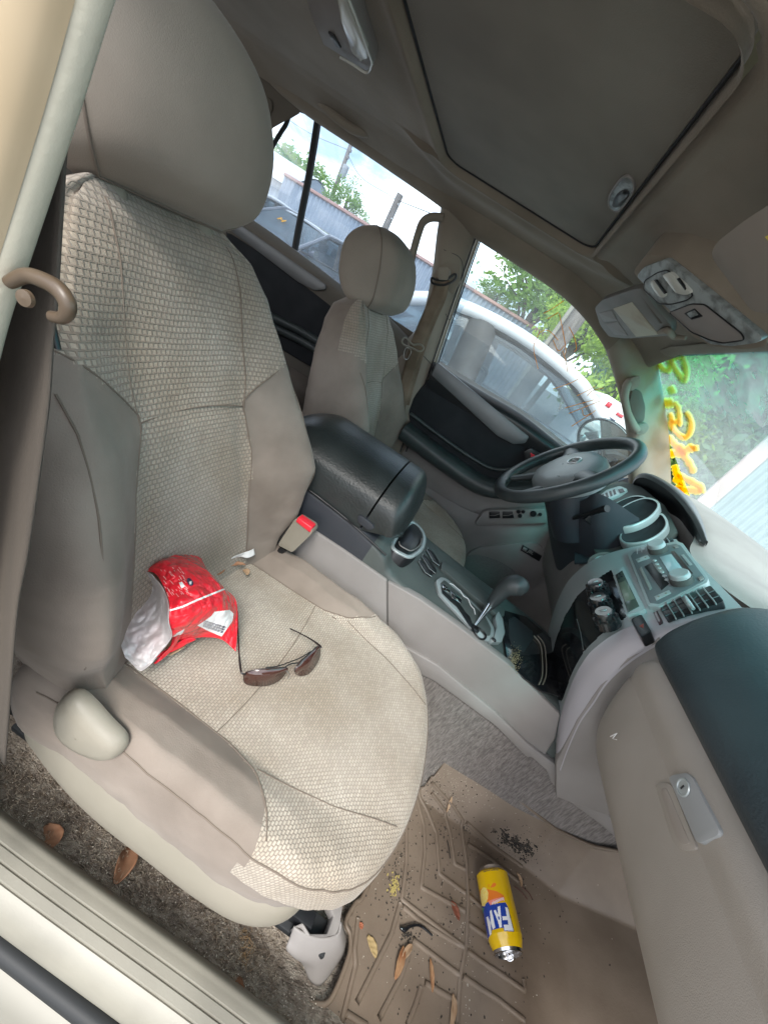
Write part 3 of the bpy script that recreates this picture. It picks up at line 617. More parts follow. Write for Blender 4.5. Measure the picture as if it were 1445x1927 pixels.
# lower panel as a moulded sheet, hollowed around the speaker
def px(L,y): return [P(*q,y=y) for q in L]
rows=[px([(735,880),(800,915),(880,960),(960,985),(1050,975),(1130,985),(1200,960)],1.452),
      px([(730,905),(800,940),(870,985),(960,1010),(1040,1005),(1120,1010),(1200,1000)],1.445),
      [A3(x,1.452,.24) for x in (-.25,0,.15,.3,.45,.6,.8)],[A3(x,1.458,.16) for x in (-.25,0,.15,.3,.45,.6,.8)],[A3(x,1.47,.02) for x in (-.25,0,.15,.3,.45,.6,.8)]]
surf('lower_panel',[[A3(x,1.47,z) for x in np.linspace(-.3,.85,8)] for z in (.76,.5,.25,0)],M_['plasg'],dd,nu=8,nv=8)
surf('lower_panel',rows,M_['plasg'],dd,nu=24,nv=40)
# black upper insert, belt line sill, satin strip
ins=[(818,700),(880,760),(960,815),(1010,850),(1000,880),(960,905),(900,905),(840,868),(775,820),(765,760)]
mk('door_insert',*prismVF([P(*q,y=1.435) for q in ins],(0,.03,0),.006),M_['mblack'],dd,sharp=50)
bl=[(815,683),(900,735),(980,782),(1040,828),(1090,868)]
rows=[[P(*q,y=1.462) for q in bl],[P(*q,y=1.45)+A3(0,0,.004) for q in bl],[P(q[0]-3,q[1]+10,y=1.425) for q in bl],[P(q[0]-6,q[1]+22,y=1.42) for q in bl],[P(q[0]-12,q[1]+46,y=1.428) for q in bl]]
surf('window_sill',rows,M_['black'],dd,nu=20,nv=24)
surf('window_sill',[[P(q[0]+6,q[1]-8,y=1.50) for q in bl],[P(q[0]+2,q[1]-2,y=1.48) for q in bl],[P(q[0],q[1]+3,y=1.458) for q in bl]],M_['plasg'],dd,nu=6,nv=12)
mk('satin_strip',*prismVF(roundpoly([P(*q,y=1.412) for q in [(822,681),(995,822),(988,834),(965,836),(935,820),(812,706)]],.006),(0,.02,0),.003),M_['satin'],dd,sharp=50)
# armrest and door pull
arm=[(762,806),(800,835),(850,872),(900,905),(940,918),(985,918),(1030,900)]
rows=[]
for q in arm:
    a=P(*q,y=1.40); rows.append([a+A3(0,.05,.02),a+A3(0,.01,.022),a+A3(0,-.03,.016),a+A3(0,-.042,-.004),a+A3(0,-.035,-.03),a+A3(0,.0,-.048),a+A3(0,.05,-.05)])
surf('door_armrest',rows,M_['vinyl'],dd,nu=40,nv=16)
tube('armrest_edge',[P(q[0]+2,q[1]-22,y=1.41) for q in [(770,800),(820,838),(880,880),(930,905),(990,900)]],.006,M_['vinyl'],dd,n=30,seg=8)
# inner handle with red lock mark
h=mk('door_handle',*prismVF(roundpoly([P(*q,y=1.405) for q in [(985,850),(998,843),(1018,856),(1020,872),(1008,880),(988,868)]],.006),(0,.02,0),.003),M_['black'],dd,sharp=50)
mk('lock_tab',*prismVF([P(*q,y=1.402) for q in [(998,852),(1008,858),(1008,866),(998,860)]],(0,.006,0),.001),M_['redb'],h)
# window switches on a ledge
lp=[(893,985),(908,964),(920,961),(1025,958),(1032,985),(900,990)]
sw=mk('switch_panel',*prismVF([P(*q,y=1.425) for q in lp],(0,.03,0),.004),M_['plasg'],dd,sharp=50)
for L_ in ([(920,963),(940,963),(941,975),(920,976)],[(945,963),(964,963),(967,975),(945,976)]):
    b=mk('window_switch',*prismVF([P(*q,y=1.421) for q in L_],(0,.01,0),.0015),M_['black'],sw,sharp=50)
    a=[P(L_[0][0]+1,L_[0][1]+7,y=1.4195),P(L_[0][0]+11,L_[0][1]+7,y=1.4195),P(L_[0][0]+20,L_[0][1]+4,y=1.4195)]
    tube('switch_edge',a,.0012,M_['plasg'],b,seg=5)
for c,r in (((975,963),.008),((984,963),.007),((978,971),.008),((1003,967),.012),((1016,968),.007)):
    lathe('mirror_switch',[(0,.004),(r*.8,.004),(r,.0)],P(*c,y=1.422),(0,-1,0),M_['black'],sw,14)
# map pocket, speaker grille and badge
oc=[(880,1040),(905,1030),(1005,1020),(1022,1030),(1026,1060),(1015,1095),(985,1125),(930,1150),(870,1125)]
mk('map_pocket',*prismVF(roundpoly([P(*q,y=1.437) for q in oc],.02),(0,.03,0),.006),M_['plasg'],dd,sharp=50)
sc=[P(926+58*math.cos(t)+14*math.sin(t),1082+34*math.sin(t)+14*math.cos(t),y=1.432) for t in np.linspace(0,2*math.pi,40,endpoint=False)]
mk('speaker_grille',*prismVF(sc,(0,.01,0),.003),mat('speaker_cloth',(.16,.155,.15),.9,(.2,.195,.19),300,bump=.5,bs=900),dd,sharp=50)
bd=mk('speaker_badge',*prismVF([P(*q,y=1.428) for q in [(983,1026),(1019,1047),(1014,1057),(979,1036)]],(0,.008,0),.001),M_['black'],dd,sharp=50)
mk('badge_square',*prismVF([P(*q,y=1.4265) for q in [(985,1029),(992,1033),(989,1039),(982,1035)]],(0,.002,0)),M_['plasg'],bd)
def textVF(s,size=1,bold=0,res=2):
    cu=bpy.data.curves.new('t','FONT'); cu.body=s; cu.size=size; cu.offset=bold; cu.resolution_u=res; o=bpy.data.objects.new('t',cu); COL.objects.link(o)
    dg=bpy.context.evaluated_depsgraph_get(); me=o.evaluated_get(dg).to_mesh(); V=[tuple(v.co) for v in me.vertices]; F=[tuple(p.vertices) for p in me.polygons]
    o.evaluated_get(dg).to_mesh_clear(); bpy.data.objects.remove(o); bpy.data.curves.remove(cu); return V,F
def text(name,s,O,u,v,h,mt,parent,bold=0):
    V,F=textVF(s,h,bold); u=nrm(u); v=nrm(v); return mk(name,[np.array(O)+x*u+y*v for x,y,z in V],F,mt,parent,smooth=False)
a=P(994,1036,y=1.4262); b=P(1012,1047,y=1.4262); uu=nrm(b-a); vvv=nrm(np.cross((0,-1,0),uu)); vvv=-vvv if vvv[2]<0 else vvv
text('badge_letters','JBL',a-vvv*.006,uu,vvv,.017,M_['plasg'],bd,.0006)
# front door window: glass with yellow spatter
gz=glass('door_glass',(.92,.97,.97),.07,(.86,.92,.96),9)
gw=mk('window_glass',*prismVF([P(*q,y=1.50) for q in [(815,690),(845,610),(880,500),(900,440),(985,495),(1060,548),(1115,600),(1150,660),(1172,725),(1188,790),(1193,860),(1100,880),(1040,836),(900,740)]],(0,.004,0)),gz,dd,smooth=False)
gg=GM()
for pts in ([(1040,640),(1050,660),(1062,650)],[(1052,590),(1058,620),(1064,655),(1062,668)],[(1070,615),(1080,635),(1084,655),(1080,662)],[(1058,660),(1064,680),(1068,700)],[(1085,745),(1105,735),(1120,727)],[(1062,768),(1090,760),(1118,752)],[(1040,732),(1070,722),(1090,712)],[(1095,770),(1098,782),(1112,778),(1120,772)],[(1070,778),(1100,766),(1130,754)],[(1075,802),(1100,786),(1112,778)],[(1008,640),(1016,625),(1032,622),(1050,640)],[(1022,590),(1040,580),(1060,566)],[(1030,600),(1050,588)],[(1104,745),(1115,735),(1135,730)],[(1006,640),(1004,660),(1012,694)]):
    gg.add(*tubeVF(crs([P(*q,y=1.501) for q in pts],12),.0012,5))
gg.obj('paint_spatter',YP,gw)
mk('paint_chip',*prismVF([P(*q,y=1.499) for q in [(1055,757),(1058,768),(1050,772)]],(0,.002,0)),M_['white'],gw)
# exterior mirror outside that window
mr=[P(1140+52*math.cos(t)+5*math.sin(t),838-46*math.sin(t)+18*math.cos(t),y=1.66) for t in np.linspace(0,2*math.pi,40,endpoint=False)]
mh=thing('door_mirror','rounded exterior mirror reflecting the sky beyond the steering wheel','mirror',tuple(np.mean(mr,0)))
c_=np.mean(mr,0); A=[[c_+(p-c_)*k+A3(dx,dy,0) for p in mr] for k,dx,dy in ((1.0,-.01,-.01),(1.05,0,0),(1.0,.06,.03),(.7,.11,.05),(.2,.13,.06))]
v_,f_=gridVF(A,False,True); mk('mirror_housing',v_,f_,mat('mirror_paint',(.55,.57,.56),.3),mh)
tube('mirror_rim',mr,.006,M_['rubber'],mh,seg=8,closed=True)
mm=mat('mirror_glass',(.8,.85,.86),.03,metal=1)
mk('mirror_face',*prismVF([p+A3(-.004,-.004,0) for p in mr],(.002,.004,0)),mm,mh,smooth=False)
# rear door
rd=door('rear_door','far rear door with a split window, black insert and grey satin strip',None,None,True)
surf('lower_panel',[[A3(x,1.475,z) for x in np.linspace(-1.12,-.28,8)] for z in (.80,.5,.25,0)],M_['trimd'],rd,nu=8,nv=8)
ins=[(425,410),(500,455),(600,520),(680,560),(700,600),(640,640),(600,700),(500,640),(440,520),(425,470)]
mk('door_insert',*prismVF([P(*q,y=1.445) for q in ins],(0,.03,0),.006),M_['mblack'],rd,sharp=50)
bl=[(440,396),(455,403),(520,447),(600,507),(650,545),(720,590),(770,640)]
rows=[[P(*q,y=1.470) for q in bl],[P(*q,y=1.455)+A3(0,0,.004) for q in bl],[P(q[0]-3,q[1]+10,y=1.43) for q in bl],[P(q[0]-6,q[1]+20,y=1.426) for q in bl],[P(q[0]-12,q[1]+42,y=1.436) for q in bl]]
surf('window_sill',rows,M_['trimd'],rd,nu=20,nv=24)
mk('satin_strip',*prismVF(roundpoly([P(*q,y=1.418) for q in [(437,412),(612,535),(612,545),(590,546),(560,530),(432,432)]],.006),(0,.02,0),.003),M_['satin'],rd,sharp=50)
for off in (0,22): tube('door_armrest',[P(500+a,610+b+off*.8,y=1.41) for a,b in ((-10,-25),(30,-5),(70,15),(110,40))],.014,M_['vinyl'],rd,n=20,seg=10)
tube('window_divider',[P(q[0],q[1],y=1.49) for q in [(599,222),(590,280),(580,340),(568,400),(555,470)]],.0125,M_['rubber'],rd,n=20,seg=8)
tube('window_seal',[P(*q,y=1.475) for q in [(448,400),(470,360),(500,300),(535,240),(568,207),(700,292),(830,383)]],.007,M_['rubber'],rd,n=60,seg=8)
rg_=mk('window_glass',*boxVF((-.70,1.51,.96),(.95,.004,.46)),glass('rear_door_glass',(.86,.92,.97),.09,(.85,.90,.97),12),rd)
# rear bench corner
rs=thing('rear_bench','tan rear bench seat showing between the two front seats','bench seat',(-.8,1.1,.3))
rows=[[A3(x,y,z+.012*math.sin(y*9)) for y in np.linspace(.25,1.40,7)] for x,z in ((-.50,.28),(-.495,.38),(-.53,.445),(-.62,.47),(-.9,.45),(-1.1,.44),(-1.15,.47),(-1.22,.7),(-1.28,.80),(-1.36,.78),(-1.38,.5))]
surf('bench_cushion',rows,M_['suede'],rs,nu=40,nv=30)
tube('bench_seam',[A3(-.57,y,.462+.012*math.sin(y*9)) for y in np.linspace(.3,1.38,10)],.002,M_['seam'],rs,n=30,seg=6)
# ------------------------------------------------------------------ handles, belts
gh=thing('grab_handle','brown curved ceiling grab handle above the far rear window','grab handle',tuple(P(650,220,y=1.38)),'grab handles')
hp=[P(595,172,y=1.40),P(603,192,y=1.38),P(630,218,y=1.36),P(665,243,y=1.36),P(692,250,y=1.37),P(705,244,y=1.40)]
tube('handle_bar',hp,[.006,.011,.012,.012,.011,.007],M_['trim'],gh,seg=12,n=40)
tube('handle_recess',[P(600,176,y=1.41),P(650,205,y=1.405),P(702,240,y=1.41)],.012,M_['trimd'],gh,seg=10,n=20)
g2=thing('grab_handle','tall tan grab handle fixed on the front pillar beside the windscreen','grab handle',tuple(P(1200,760,y=1.38)),'grab handles')
pts=[P(1192,716,y=1.42),P(1181,722,y=1.395),P(1175,745,y=1.385),P(1180,775,y=1.385),P(1190,798,y=1.385),P(1198,808,y=1.395),P(1212,806,y=1.42)]
tube('handle_bar',pts,[.012,.013,.0105,.0105,.0115,.013,.012],M_['trim'],g2,seg=12,n=40)
mk('handle_recess',*prismVF(roundpoly([P(*q,y=1.412) for q in [(1190,730),(1206,736),(1214,765),(1212,792),(1198,800),(1188,790),(1183,760)]],.01),(0,.01,0),.002),M_['trimd'],g2,sharp=50)  # flat darker plate: shade of the hollow behind the grip, put into the colour
for L_ in ([(1186,712),(1204,706),(1206,722),(1190,736),(1180,734)],[(1194,802),(1218,795),(1222,806),(1212,818),(1196,818)]):
    f=mk('handle_foot',*prismVF(roundpoly([P(*q,y=1.385) for q in L_],.008),(0,.03,0),.005),M_['trim'],g2,sharp=50)
    c=np.mean([P(*q,y=1.384) for q in L_],0); mk('screw_cap',*prismVF(roundpoly([c+(P(*q,y=1.384)-c)*.6 for q in L_],.005),(0,.004,0),.001),M_['trim'],f,sharp=50)
g3=thing('grab_handle','dark square-cornered grip framing sky behind the far headrest','grab handle',tuple(P(800,450,y=1.5)),'grab handles')
tube('handle_bar',[P(835,410,y=1.44),P(812,409,y=1.44),P(796,418,y=1.44),P(787,440,y=1.44),P(776,480,y=1.44),P(768,520,y=1.44)],.0125,M_['trim'],g3,n=40,seg=12)
def strap(name,pts,wv,mt,parent,n=30,sag=0):
    q=crs(pts,n); w=crs(wv,n) if len(wv)>1 else np.array([wv[0]]*n)
    rows=[[q[i]-w[i],q[i]-w[i]*.5,q[i],q[i]+w[i]*.5,q[i]+w[i]] for i in range(n)]
    o=surf(name,rows,mt,parent,raw=True); m=o.modifiers.new('s','SOLIDIFY'); m.thickness=.0014; m.offset=0; return o
# far belt
b1=thing('seat_belt','brown far seat belt hanging on the middle pillar with its metal tongue','seat belt',tuple(P(830,515,y=1.39)),'seat belts')
q=[P(833,525,y=1.385),P(822,560,y=1.387),P(800,610,y=1.388),P(784,650,y=1.385),P(770,700,y=1.40),P(742,800,y=1.41)]
strap('webbing',q,[P(846,528,y=1.385)-P(833,525,y=1.385)],M_['beltf'],b1)
strap('webbing',[P(833,525,y=1.40),P(828,560,y=1.412),P(795,640,y=1.414),P(760,760,y=1.416)],[P(846,528,y=1.41)-P(835,525,y=1.41)],M_['beltf'],b1)
mk('belt_cover',*prismVF(roundpoly([P(*q,y=1.375) for q in [(824,503),(843,500),(846,508),(842,527),(824,526)]],.006),(0,.03,0),.004),M_['trim'],b1,sharp=50)
tube('belt_ring',[P(*q,y=1.383) for q in [(812,523),(814,533),(835,536),(852,529),(858,520),(854,516),(838,527),(820,526)]],.0035,M_['black'],b1,n=40,seg=8,closed=True)
tube('tongue_ring',[P(*q,y=1.375) for q in [(757,640),(759,648),(775,655),(790,661),(797,655),(790,648),(776,648),(764,636)]],.003,M_['plas'],b1,n=40,seg=8,closed=True)
tube('tongue',[P(*q,y=1.374) for q in [(764,655),(760,672),(767,676),(774,660)]],.0024,M_['chrome'],b1,n=20,seg=6,closed=True)
# near belt
b2=thing('seat_belt','wide dark webbing belt running down beside the pale pillar in the left foreground','seat belt',tuple(P(90,560,y=.14)),'seat belts')
Rr=[(140,150),(122,240),(112,400),(103,560),(95,650),(88,760),(70,900),(48,1050),(30,1150),(18,1300),(8,1440)]
rows=[]
for a in Rr:
    p=P(*a,y=.135); u=A3(-.045,.012,.0)
    if a[1]>700: u=u*1.1
    rows.append([p,p+u*.33,p+u*.66,p+u])
o=surf('webbing',rows,M_['belt'],b2,nu=60,nv=10); m=o.modifiers.new('s','SOLIDIFY'); m.thickness=.0015
lp=[(18,532),(45,513),(80,522),(112,540),(132,566),(134,590),(122,603),(100,600),(60,588),(22,560)]
lp=[P(*q,y=.118) for q in lp]; c=np.mean(lp,0); lp=[lp[0]]+[c+(p-c)*.88 for p in lp[1:]]
tube('belt_guide',lp[:8],[.0022,.0026,.0029,.003,.0029,.0026,.0022,.002],M_['loop'],b2,n=40,seg=12)
lathe('guide_bolt',[(0,.002),(.0028,.0015),(.003,0)],P(52,562,y=.113),(.2,-1,.1),M_['loop'],b2,20)
tube('metal_loop',[P(*q,y=.15) for q in [(96,604),(108,655),(92,652),(90,610)]],.0018,M_['black'],b2,seg=8,closed=True)
bk=thing('belt_buckle','tan seat belt buckle with a red press button between seat and console','belt buckle',tuple(P(555,1005,y=.61)))
a=P(553,998,y=.62); dn=nrm(P(538,1022,y=.61)-P(570,978,y=.61)); 
Lf=[(527,1018),(556,975),(586,993),(588,1003),(550,1040),(523,1026)]
mk('buckle_body',*prismVF(roundpoly([P(*q,y=.612) for q in Lf],.006),(0,.026,0),.005),M_['plas'],bk,sharp=50)
mk('buckle_button',*prismVF([P(*q,y=.6095) for q in [(560,974),(587,993),(583,1003),(556,982)]],(0,.02,0.0),.002),M_['redb'],bk,sharp=50)
tube('buckle_stalk',[P(536,1030,y=.625),P(525,1050,y=.625)+A3(-.02,0,-.06)],.008,M_['black'],bk,seg=8)
# ------------------------------------------------------------------ roof fittings
def arc_plate(name,L,y_or_pl,mt,parent,th,bev,rnd=.008,d=0): return plate(name,L,y_or_pl,mt,parent,d=d,th=th,bev=bev,rnd=rnd)
OP=P(1205,510,z=1.125),P(1250,490,z=1.135),P(1440,640,z=1.075),P(1290,590,z=1.072)
on_=nrm(np.cross(OP[1]-OP[0],OP[2]-OP[0])); on_=-on_ if on_[2]>0 else on_; OC=(OP[0],on_)
oh=thing('overhead_console','grey scuffed overhead console with map lamps and a switch above the windscreen','overhead console',tuple(OP[0]))
mk('console_shell',*prismVF(roundpoly([P(*q,pl=OC,d=-.004) for q in [(1190,512),(1215,480),(1262,482),(1330,530),(1400,590),(1445,636),(1440,652),(1400,658),(1340,652),(1300,632),(1240,570)]],.01),(0,0,.06),.006),M_['head'],oh,sharp=60)
pn=arc_plate('console_panel',[(1197,520),(1210,503),(1252,488),(1262,495),(1330,550),(1435,636),(1425,645),(1375,652),(1335,648),(1300,622),(1240,566)],OC,M_['silverd'],oh,.008,.002,.008,d=.004)
for L_,nm in (([(1210,545),(1212,528),(1236,513),(1255,508),(1284,532),(1304,556),(1290,566),(1262,573),(1240,572)],'lamp_recess'),([(1258,588),(1300,572),(1325,573),(1395,628),(1400,640),(1360,646),(1335,640),(1300,625)],'storage_lid')):
    o=arc_plate(nm,L_,OC,M_['silverd'] if nm=='lamp_recess' else M_['plasg'],oh,.006,.0012,.006,d=.0055)
    tube(nm+'_gap',roundpoly([P(*q,pl=OC,d=.0057) for q in L_],.006),.0010,M_['black'],o,seg=5,closed=True)
for L_ in ([(1222,530),(1232,526),(1252,553),(1250,560),(1240,560),(1226,542)],[(1244,518),(1260,512),(1285,535),(1300,552),(1290,556),(1270,552)]):
    o=arc_plate('lamp_lens',L_,OC,M_['lampl'],oh,.008,.003,.006,d=.0085)
for L_ in ([(1229,527),(1234,527),(1253,552),(1249,554)],[(1272,525),(1276,523),(1290,543),(1288,547)]): arc_plate('lamp_gap',L_,OC,M_['black'],oh,.002,.0004,.001,d=.0093)
arc_plate('roof_switch',[(1286,590),(1304,581),(1320,596),(1300,602)],OC,M_['black'],oh,.004,.001,.002,d=.0072)
arc_plate('switch_key',[(1291,590),(1303,585),(1310,594),(1298,598)],OC,M_['silverd'],oh,.006,.0015,.002,d=.010)
# far sun visor with a sticker label, folded up
VP=[P(1120,590,z=1.095),P(1210,548,z=1.118),P(1255,628,z=1.098)]; vn=nrm(np.cross(VP[1]-VP[0],VP[2]-VP[0])); vn=-vn if vn[2]>0 else vn; VPL=(VP[0],vn)
sv=thing('sun_visor','far sun visor folded up, with a stained cream label and a grey vanity light','sun visor',tuple(VP[0]),'sun visors')
vb=arc_plate('visor_board',[(1118,580),(1132,565),(1190,545),(1208,543),(1232,580),(1262,612),(1262,632),(1180,638),(1145,634),(1128,612)],VPL,mat('visor_vinyl',(.13,.122,.11),.5,(.18,.17,.155),8),sv,.014,.005,.012)
arc_plate('visor_label',[(1153,581),(1188,569),(1238,630),(1196,634)],VPL,M_['label'],vb,.001,.0002,.0005,d=.0012)
arc_plate('vanity_light',[(1126,590),(1150,584),(1160,603),(1135,606)],VPL,M_['plasg'],vb,.002,.0008,.002,d=.0015)
arc_plate('vanity_light',[(1138,610),(1162,606),(1180,632),(1156,630)],VPL,M_['plasg'],vb,.002,.0008,.002,d=.0015)
tube('visor_clip',[P(1240,625,pl=VPL,d=.004),P(1256,622,pl=VPL,d=.006),P(1268,634,pl=VPL,d=.002),P(1290,636,pl=VPL,d=-.004)],[.005,.007,.006,.004],M_['trim'],sv,n=20,seg=10)
tube('visor_rod',[P(1210,552,pl=VPL,d=-.006),P(1246,604,pl=VPL,d=-.004)],.006,M_['trimd'],sv,seg=8)
# near sun visor
NP=[P(1335,482,z=1.095),P(1412,582,z=1.065),P(1445,380,z=1.105)]; nn_=nrm(np.cross(NP[1]-NP[0],NP[2]-NP[0])); nn_=-nn_ if nn_[2]>0 else nn_; NPL=(NP[0],nn_)
nv_=thing('sun_visor','near brown sun visor at the right edge with a tiny yellow sticker','sun visor',tuple(NP[0]),'sun visors')
nb=arc_plate('visor_board',[(1335,482),(1345,458),(1400,415),(1470,370),(1560,400),(1560,600),(1420,588),(1408,580)],NPL,mat('near_visor_cloth',(.26,.23,.20),.8,(.29,.26,.23),6),nv_,.016,.006,.014)
arc_plate('visor_sticker',[(1438,446),(1450,440),(1452,462)],NPL,mat('yellow_sticker',(.8,.62,.08),.6),nb,.001,.0002,.0005,d=.001)
# dome lamp towards the rear
dl=thing('dome_lamp','grey wedge-shaped dome lamp with a clear lens at the top of the roof lining','dome lamp',tuple(P(640,60,z=1.17)))
DPn=(A3(0,0,1.165),A3(0,0,-1))
mk('lamp_housing',*prismVF([P(*q,pl=DPn) for q in [(570,-20),(585,30),(608,85),(690,136),(700,128),(697,115),(650,-20)]],(0,0,.03),.004),M_['plasg'],dl,sharp=50)
mk('lamp_lens',*prismVF([P(*q,pl=DPn,d=.006) for q in [(632,-10),(640,40),(662,100),(680,118),(692,112),(690,96),(655,20),(640,-20)]],(0,0,.01),.003),M_['lampl'],dl,sharp=50)
tube('lens_rim',[P(*q,pl=DPn,d=.006) for q in [(642,-30),(665,20),(697,108),(699,122),(690,137),(665,122),(640,108)]],.0022,M_['lampl'],dl,n=40,seg=6)
mk('lamp_switch',*prismVF([P(*q,pl=DPn,d=.003) for q in [(617,62),(628,68),(641,92),(632,88)]],(0,0,.004),.0008),M_['black'],dl)
# ------------------------------------------------------------------ centre console
CY=.80
cc=thing('centre_console','dark centre console with a black padded armrest running between the front seats','console',(0,CY,.1))
prof=[(-.42,.05),(-.43,.40),(-.42,.47),(-.36,.50),(-.10,.49),(-.02,.478),(.02,.462),(.045,.438),(.10,.428),(.25,.416),(.40,.408),(.50,.395),(.56,.36),(.60,.05)]
cp=crs([A3(x,0,z) for x,z in prof],90)
rows=[]
for p in cp:
    x,_,z=p; rows.append([(x,.668,.04),(x,.668,z-.06),(x,.668,z-.012),(x,.672,z-.003),(x,.683,z),(x,.74,z+.0008),(x,CY,z+.001),(x,.86,z+.0008),(x,.917,z),(x,.928,z-.003),(x,.932,z-.012),(x,.932,z-.06),(x,.932,.04)])
V=np.array(rows,float); v_,f_=gridVF(V)
fr=[f for f in f_ if v_[f[0]][0]>-.02]; bk_=[f for f in f_ if v_[f[0]][0]<=-.02]
# openings in the top: cup holder and front tray
def inside(poly,x,y):
    c=False; n=len(poly)
    for i in range(n):
        x1,y1=poly[i][:2]; x2,y2=poly[i-1][:2]
        if (y1>y)!=(y2>y) and x<(x2-x1)*(y-y1)/(y2-y1)+x1: c=not c
    return c
mk('console_body',v_,bk_,M_['dgrey'],cc,sharp=60); mk('console_top',v_,fr,M_['cgrey'],cc,sharp=60)
# side cladding: rear strip and tall front piece, with the seam between them
S1=PLy(.662)
mk('side_cladding',*prismVF([P(*q,pl=S1) for q in [(500,985),(540,972),(568,984),(650,1038),(727,1092),(727,1290),(500,1290)]],(0,.02,0),.003),M_['plasg'],cc,sharp=50)
mk('side_cladding',*prismVF([P(*q,pl=S1) for q in [(729,1094),(790,1128),(860,1178),(955,1250),(1054,1346),(1044,1392),(1020,1430),(990,1402),(930,1345),(820,1262),(729,1262)]],(0,.02,0),.003),M_['plasg'],cc,sharp=50)
# lower trim running forward to the foot well, with its notch
mk('lower_trim',*prismVF([P(*q,pl=PLy(.655)) for q in [(729,1200),(822,1252),(930,1340),(992,1400),(1045,1440),(1110,1500),(1170,1560),(1180,1595),(1120,1545),(1060,1500),(1035,1470),(1028,1450),(1016,1440),(1000,1425),(990,1425),(930,1365),(818,1283),(729,1240)]],(0,.02,0),.0025),M_['plasg'],cc,sharp=50)
# tunnel carpet
rows=[]
for x in np.linspace(-.3,1.0,40):
    zt=np.interp(x,[.2,.5,.9],[.33,.27,.24]); rows.append([(x,.672,zt+.01),(x,.664,zt-.02),(x,.655,zt*.6),(x,.635,.05),(x,.60,.0)])
surf('tunnel_carpet',rows,M_['carpetg'],cc,nu=40,nv=16)
# armrest lid in two pieces
def lid(name,x0,x1,endf,endb,mt):
    xs=np.linspace(0,1,22); rows=[]
    for t in xs:
        x=x0+(x1-x0)*t; k=1.0; dz=0
        if endf: e=max(0,(t-.35)/.65); dz=-.075*e**2.6; k=1-.10*e**4
        if endb: e=max(0,(.3-t)/.3); dz=-.03*e**2
        cr=[(-.135,-.125),(-.137,-.09),(-.134,-.058),(-.118,-.034),(-.085,-.010),(-.04,.0),(0,.002),(.04,0),(.085,-.010),(.118,-.034),(.134,-.058),(.137,-.09),(.135,-.125)]
        rows.append([(x,CY+a*k*.955,max(.602+b+dz*(1 if b>-.1 else .15),np.interp(x,[-.06,.026],[.478,.515]))) for a,b in cr])
    A=np.array(rows,float); A=np.stack([crs(A[:,j],22) for j in range(A.shape[1])],1); A=np.array([crs(r,60) for r in A])
    v,f=gridVF(A); v=list(v); n=60
    for e,b in ((0,1),(21,0)):
        c=len(v); v.append(A[e].mean(0)); 
        for j in range(n-1): f.append((c,e*n+j,e*n+j+1) if b else (c,e*n+j+1,e*n+j))
    return mk(name,v,f,mt,cc,sharp=50)
lid('armrest_lid',-.30,-.055,False,True,M_['lid']); lid('armrest_front',-.051,.026,True,False,M_['lid'])
tube('lid_gap',[A3(x,.6655,z) for x,z in ((-.30,.497),(-.2,.495),(-.10,.489),(-.03,.479),(.02,.47))],.0025,M_['black'],cc,seg=6,n=20)
mk('lid_latch',*prismVF(roundpoly([P(*q,y=.664) for q in [(674,968),(690,978),(703,990),(703,996),(692,998),(672,982)]],.006),(0,.02,0),.003),M_['dgrey'],cc,sharp=50)
CT=(A3(.1,CY,.4285),nrm((.048,0,1)))
# cup holder
ring=[P(*q,pl=(A3(0,0,.462),A3(0,0,1))) for q in [(738,1024),(760,1045),(776,1046),(794,1030),(797,1008),(786,990),(770,985)]]
rr_=crs(ring,40,True); tube('cup_holder_rim',rr_,.0055,M_['silver'],cc,seg=10,closed=True,flat=.7)
c=rr_.mean(0); v_,f_=gridVF([[c+(p-c)*k+A3(0,0,dz) for p in rr_] for k,dz in ((1.08,-.04),(1.06,-.004),(.99,.0),(.93,-.01),(.9,.0),(.05,.0))][:3]+[[c+(p-c)*.97+A3(0,0,.001) for p in rr_],[c+(p-c)*.02+A3(0,0,.0005) for p in rr_]],False,True); mk('cup_holder_well',v_,f_,M_['black'],cc)
tube('cup_holder_lip',[c+(p-c)*.72+A3(0,0,.004) for p in rr_[:22]],.0016,M_['plasg'],cc,seg=6)
# three small switches, cover strip
for L_ in ([(805,1031),(816,1040),(828,1060),(826,1064),(815,1056),(803,1036)],[(796,1042),(808,1052),(822,1074),(819,1079),(808,1070),(794,1048)],[(790,1052),(800,1060),(814,1080),(812,1085),(800,1077),(788,1058)]):
    s_=plate('console_switch',L_,CT,M_['black'],cc,d=.003,th=.006,bev=.001,rnd=.003)
    tube('switch_edge',[P(*q,pl=CT,d=.0035) for q in (L_[3],L_[4],L_[5],L_[0])],.0009,M_['silver'],s_,seg=5)
plate('cover_strip',[(832,1058),(838,1054),(885,1090),(950,1148),(948,1160),(935,1157),(880,1112),(830,1068)],CT,M_['cgrey'],cc,d=.006,th=.01,bev=.003,rnd=.004)
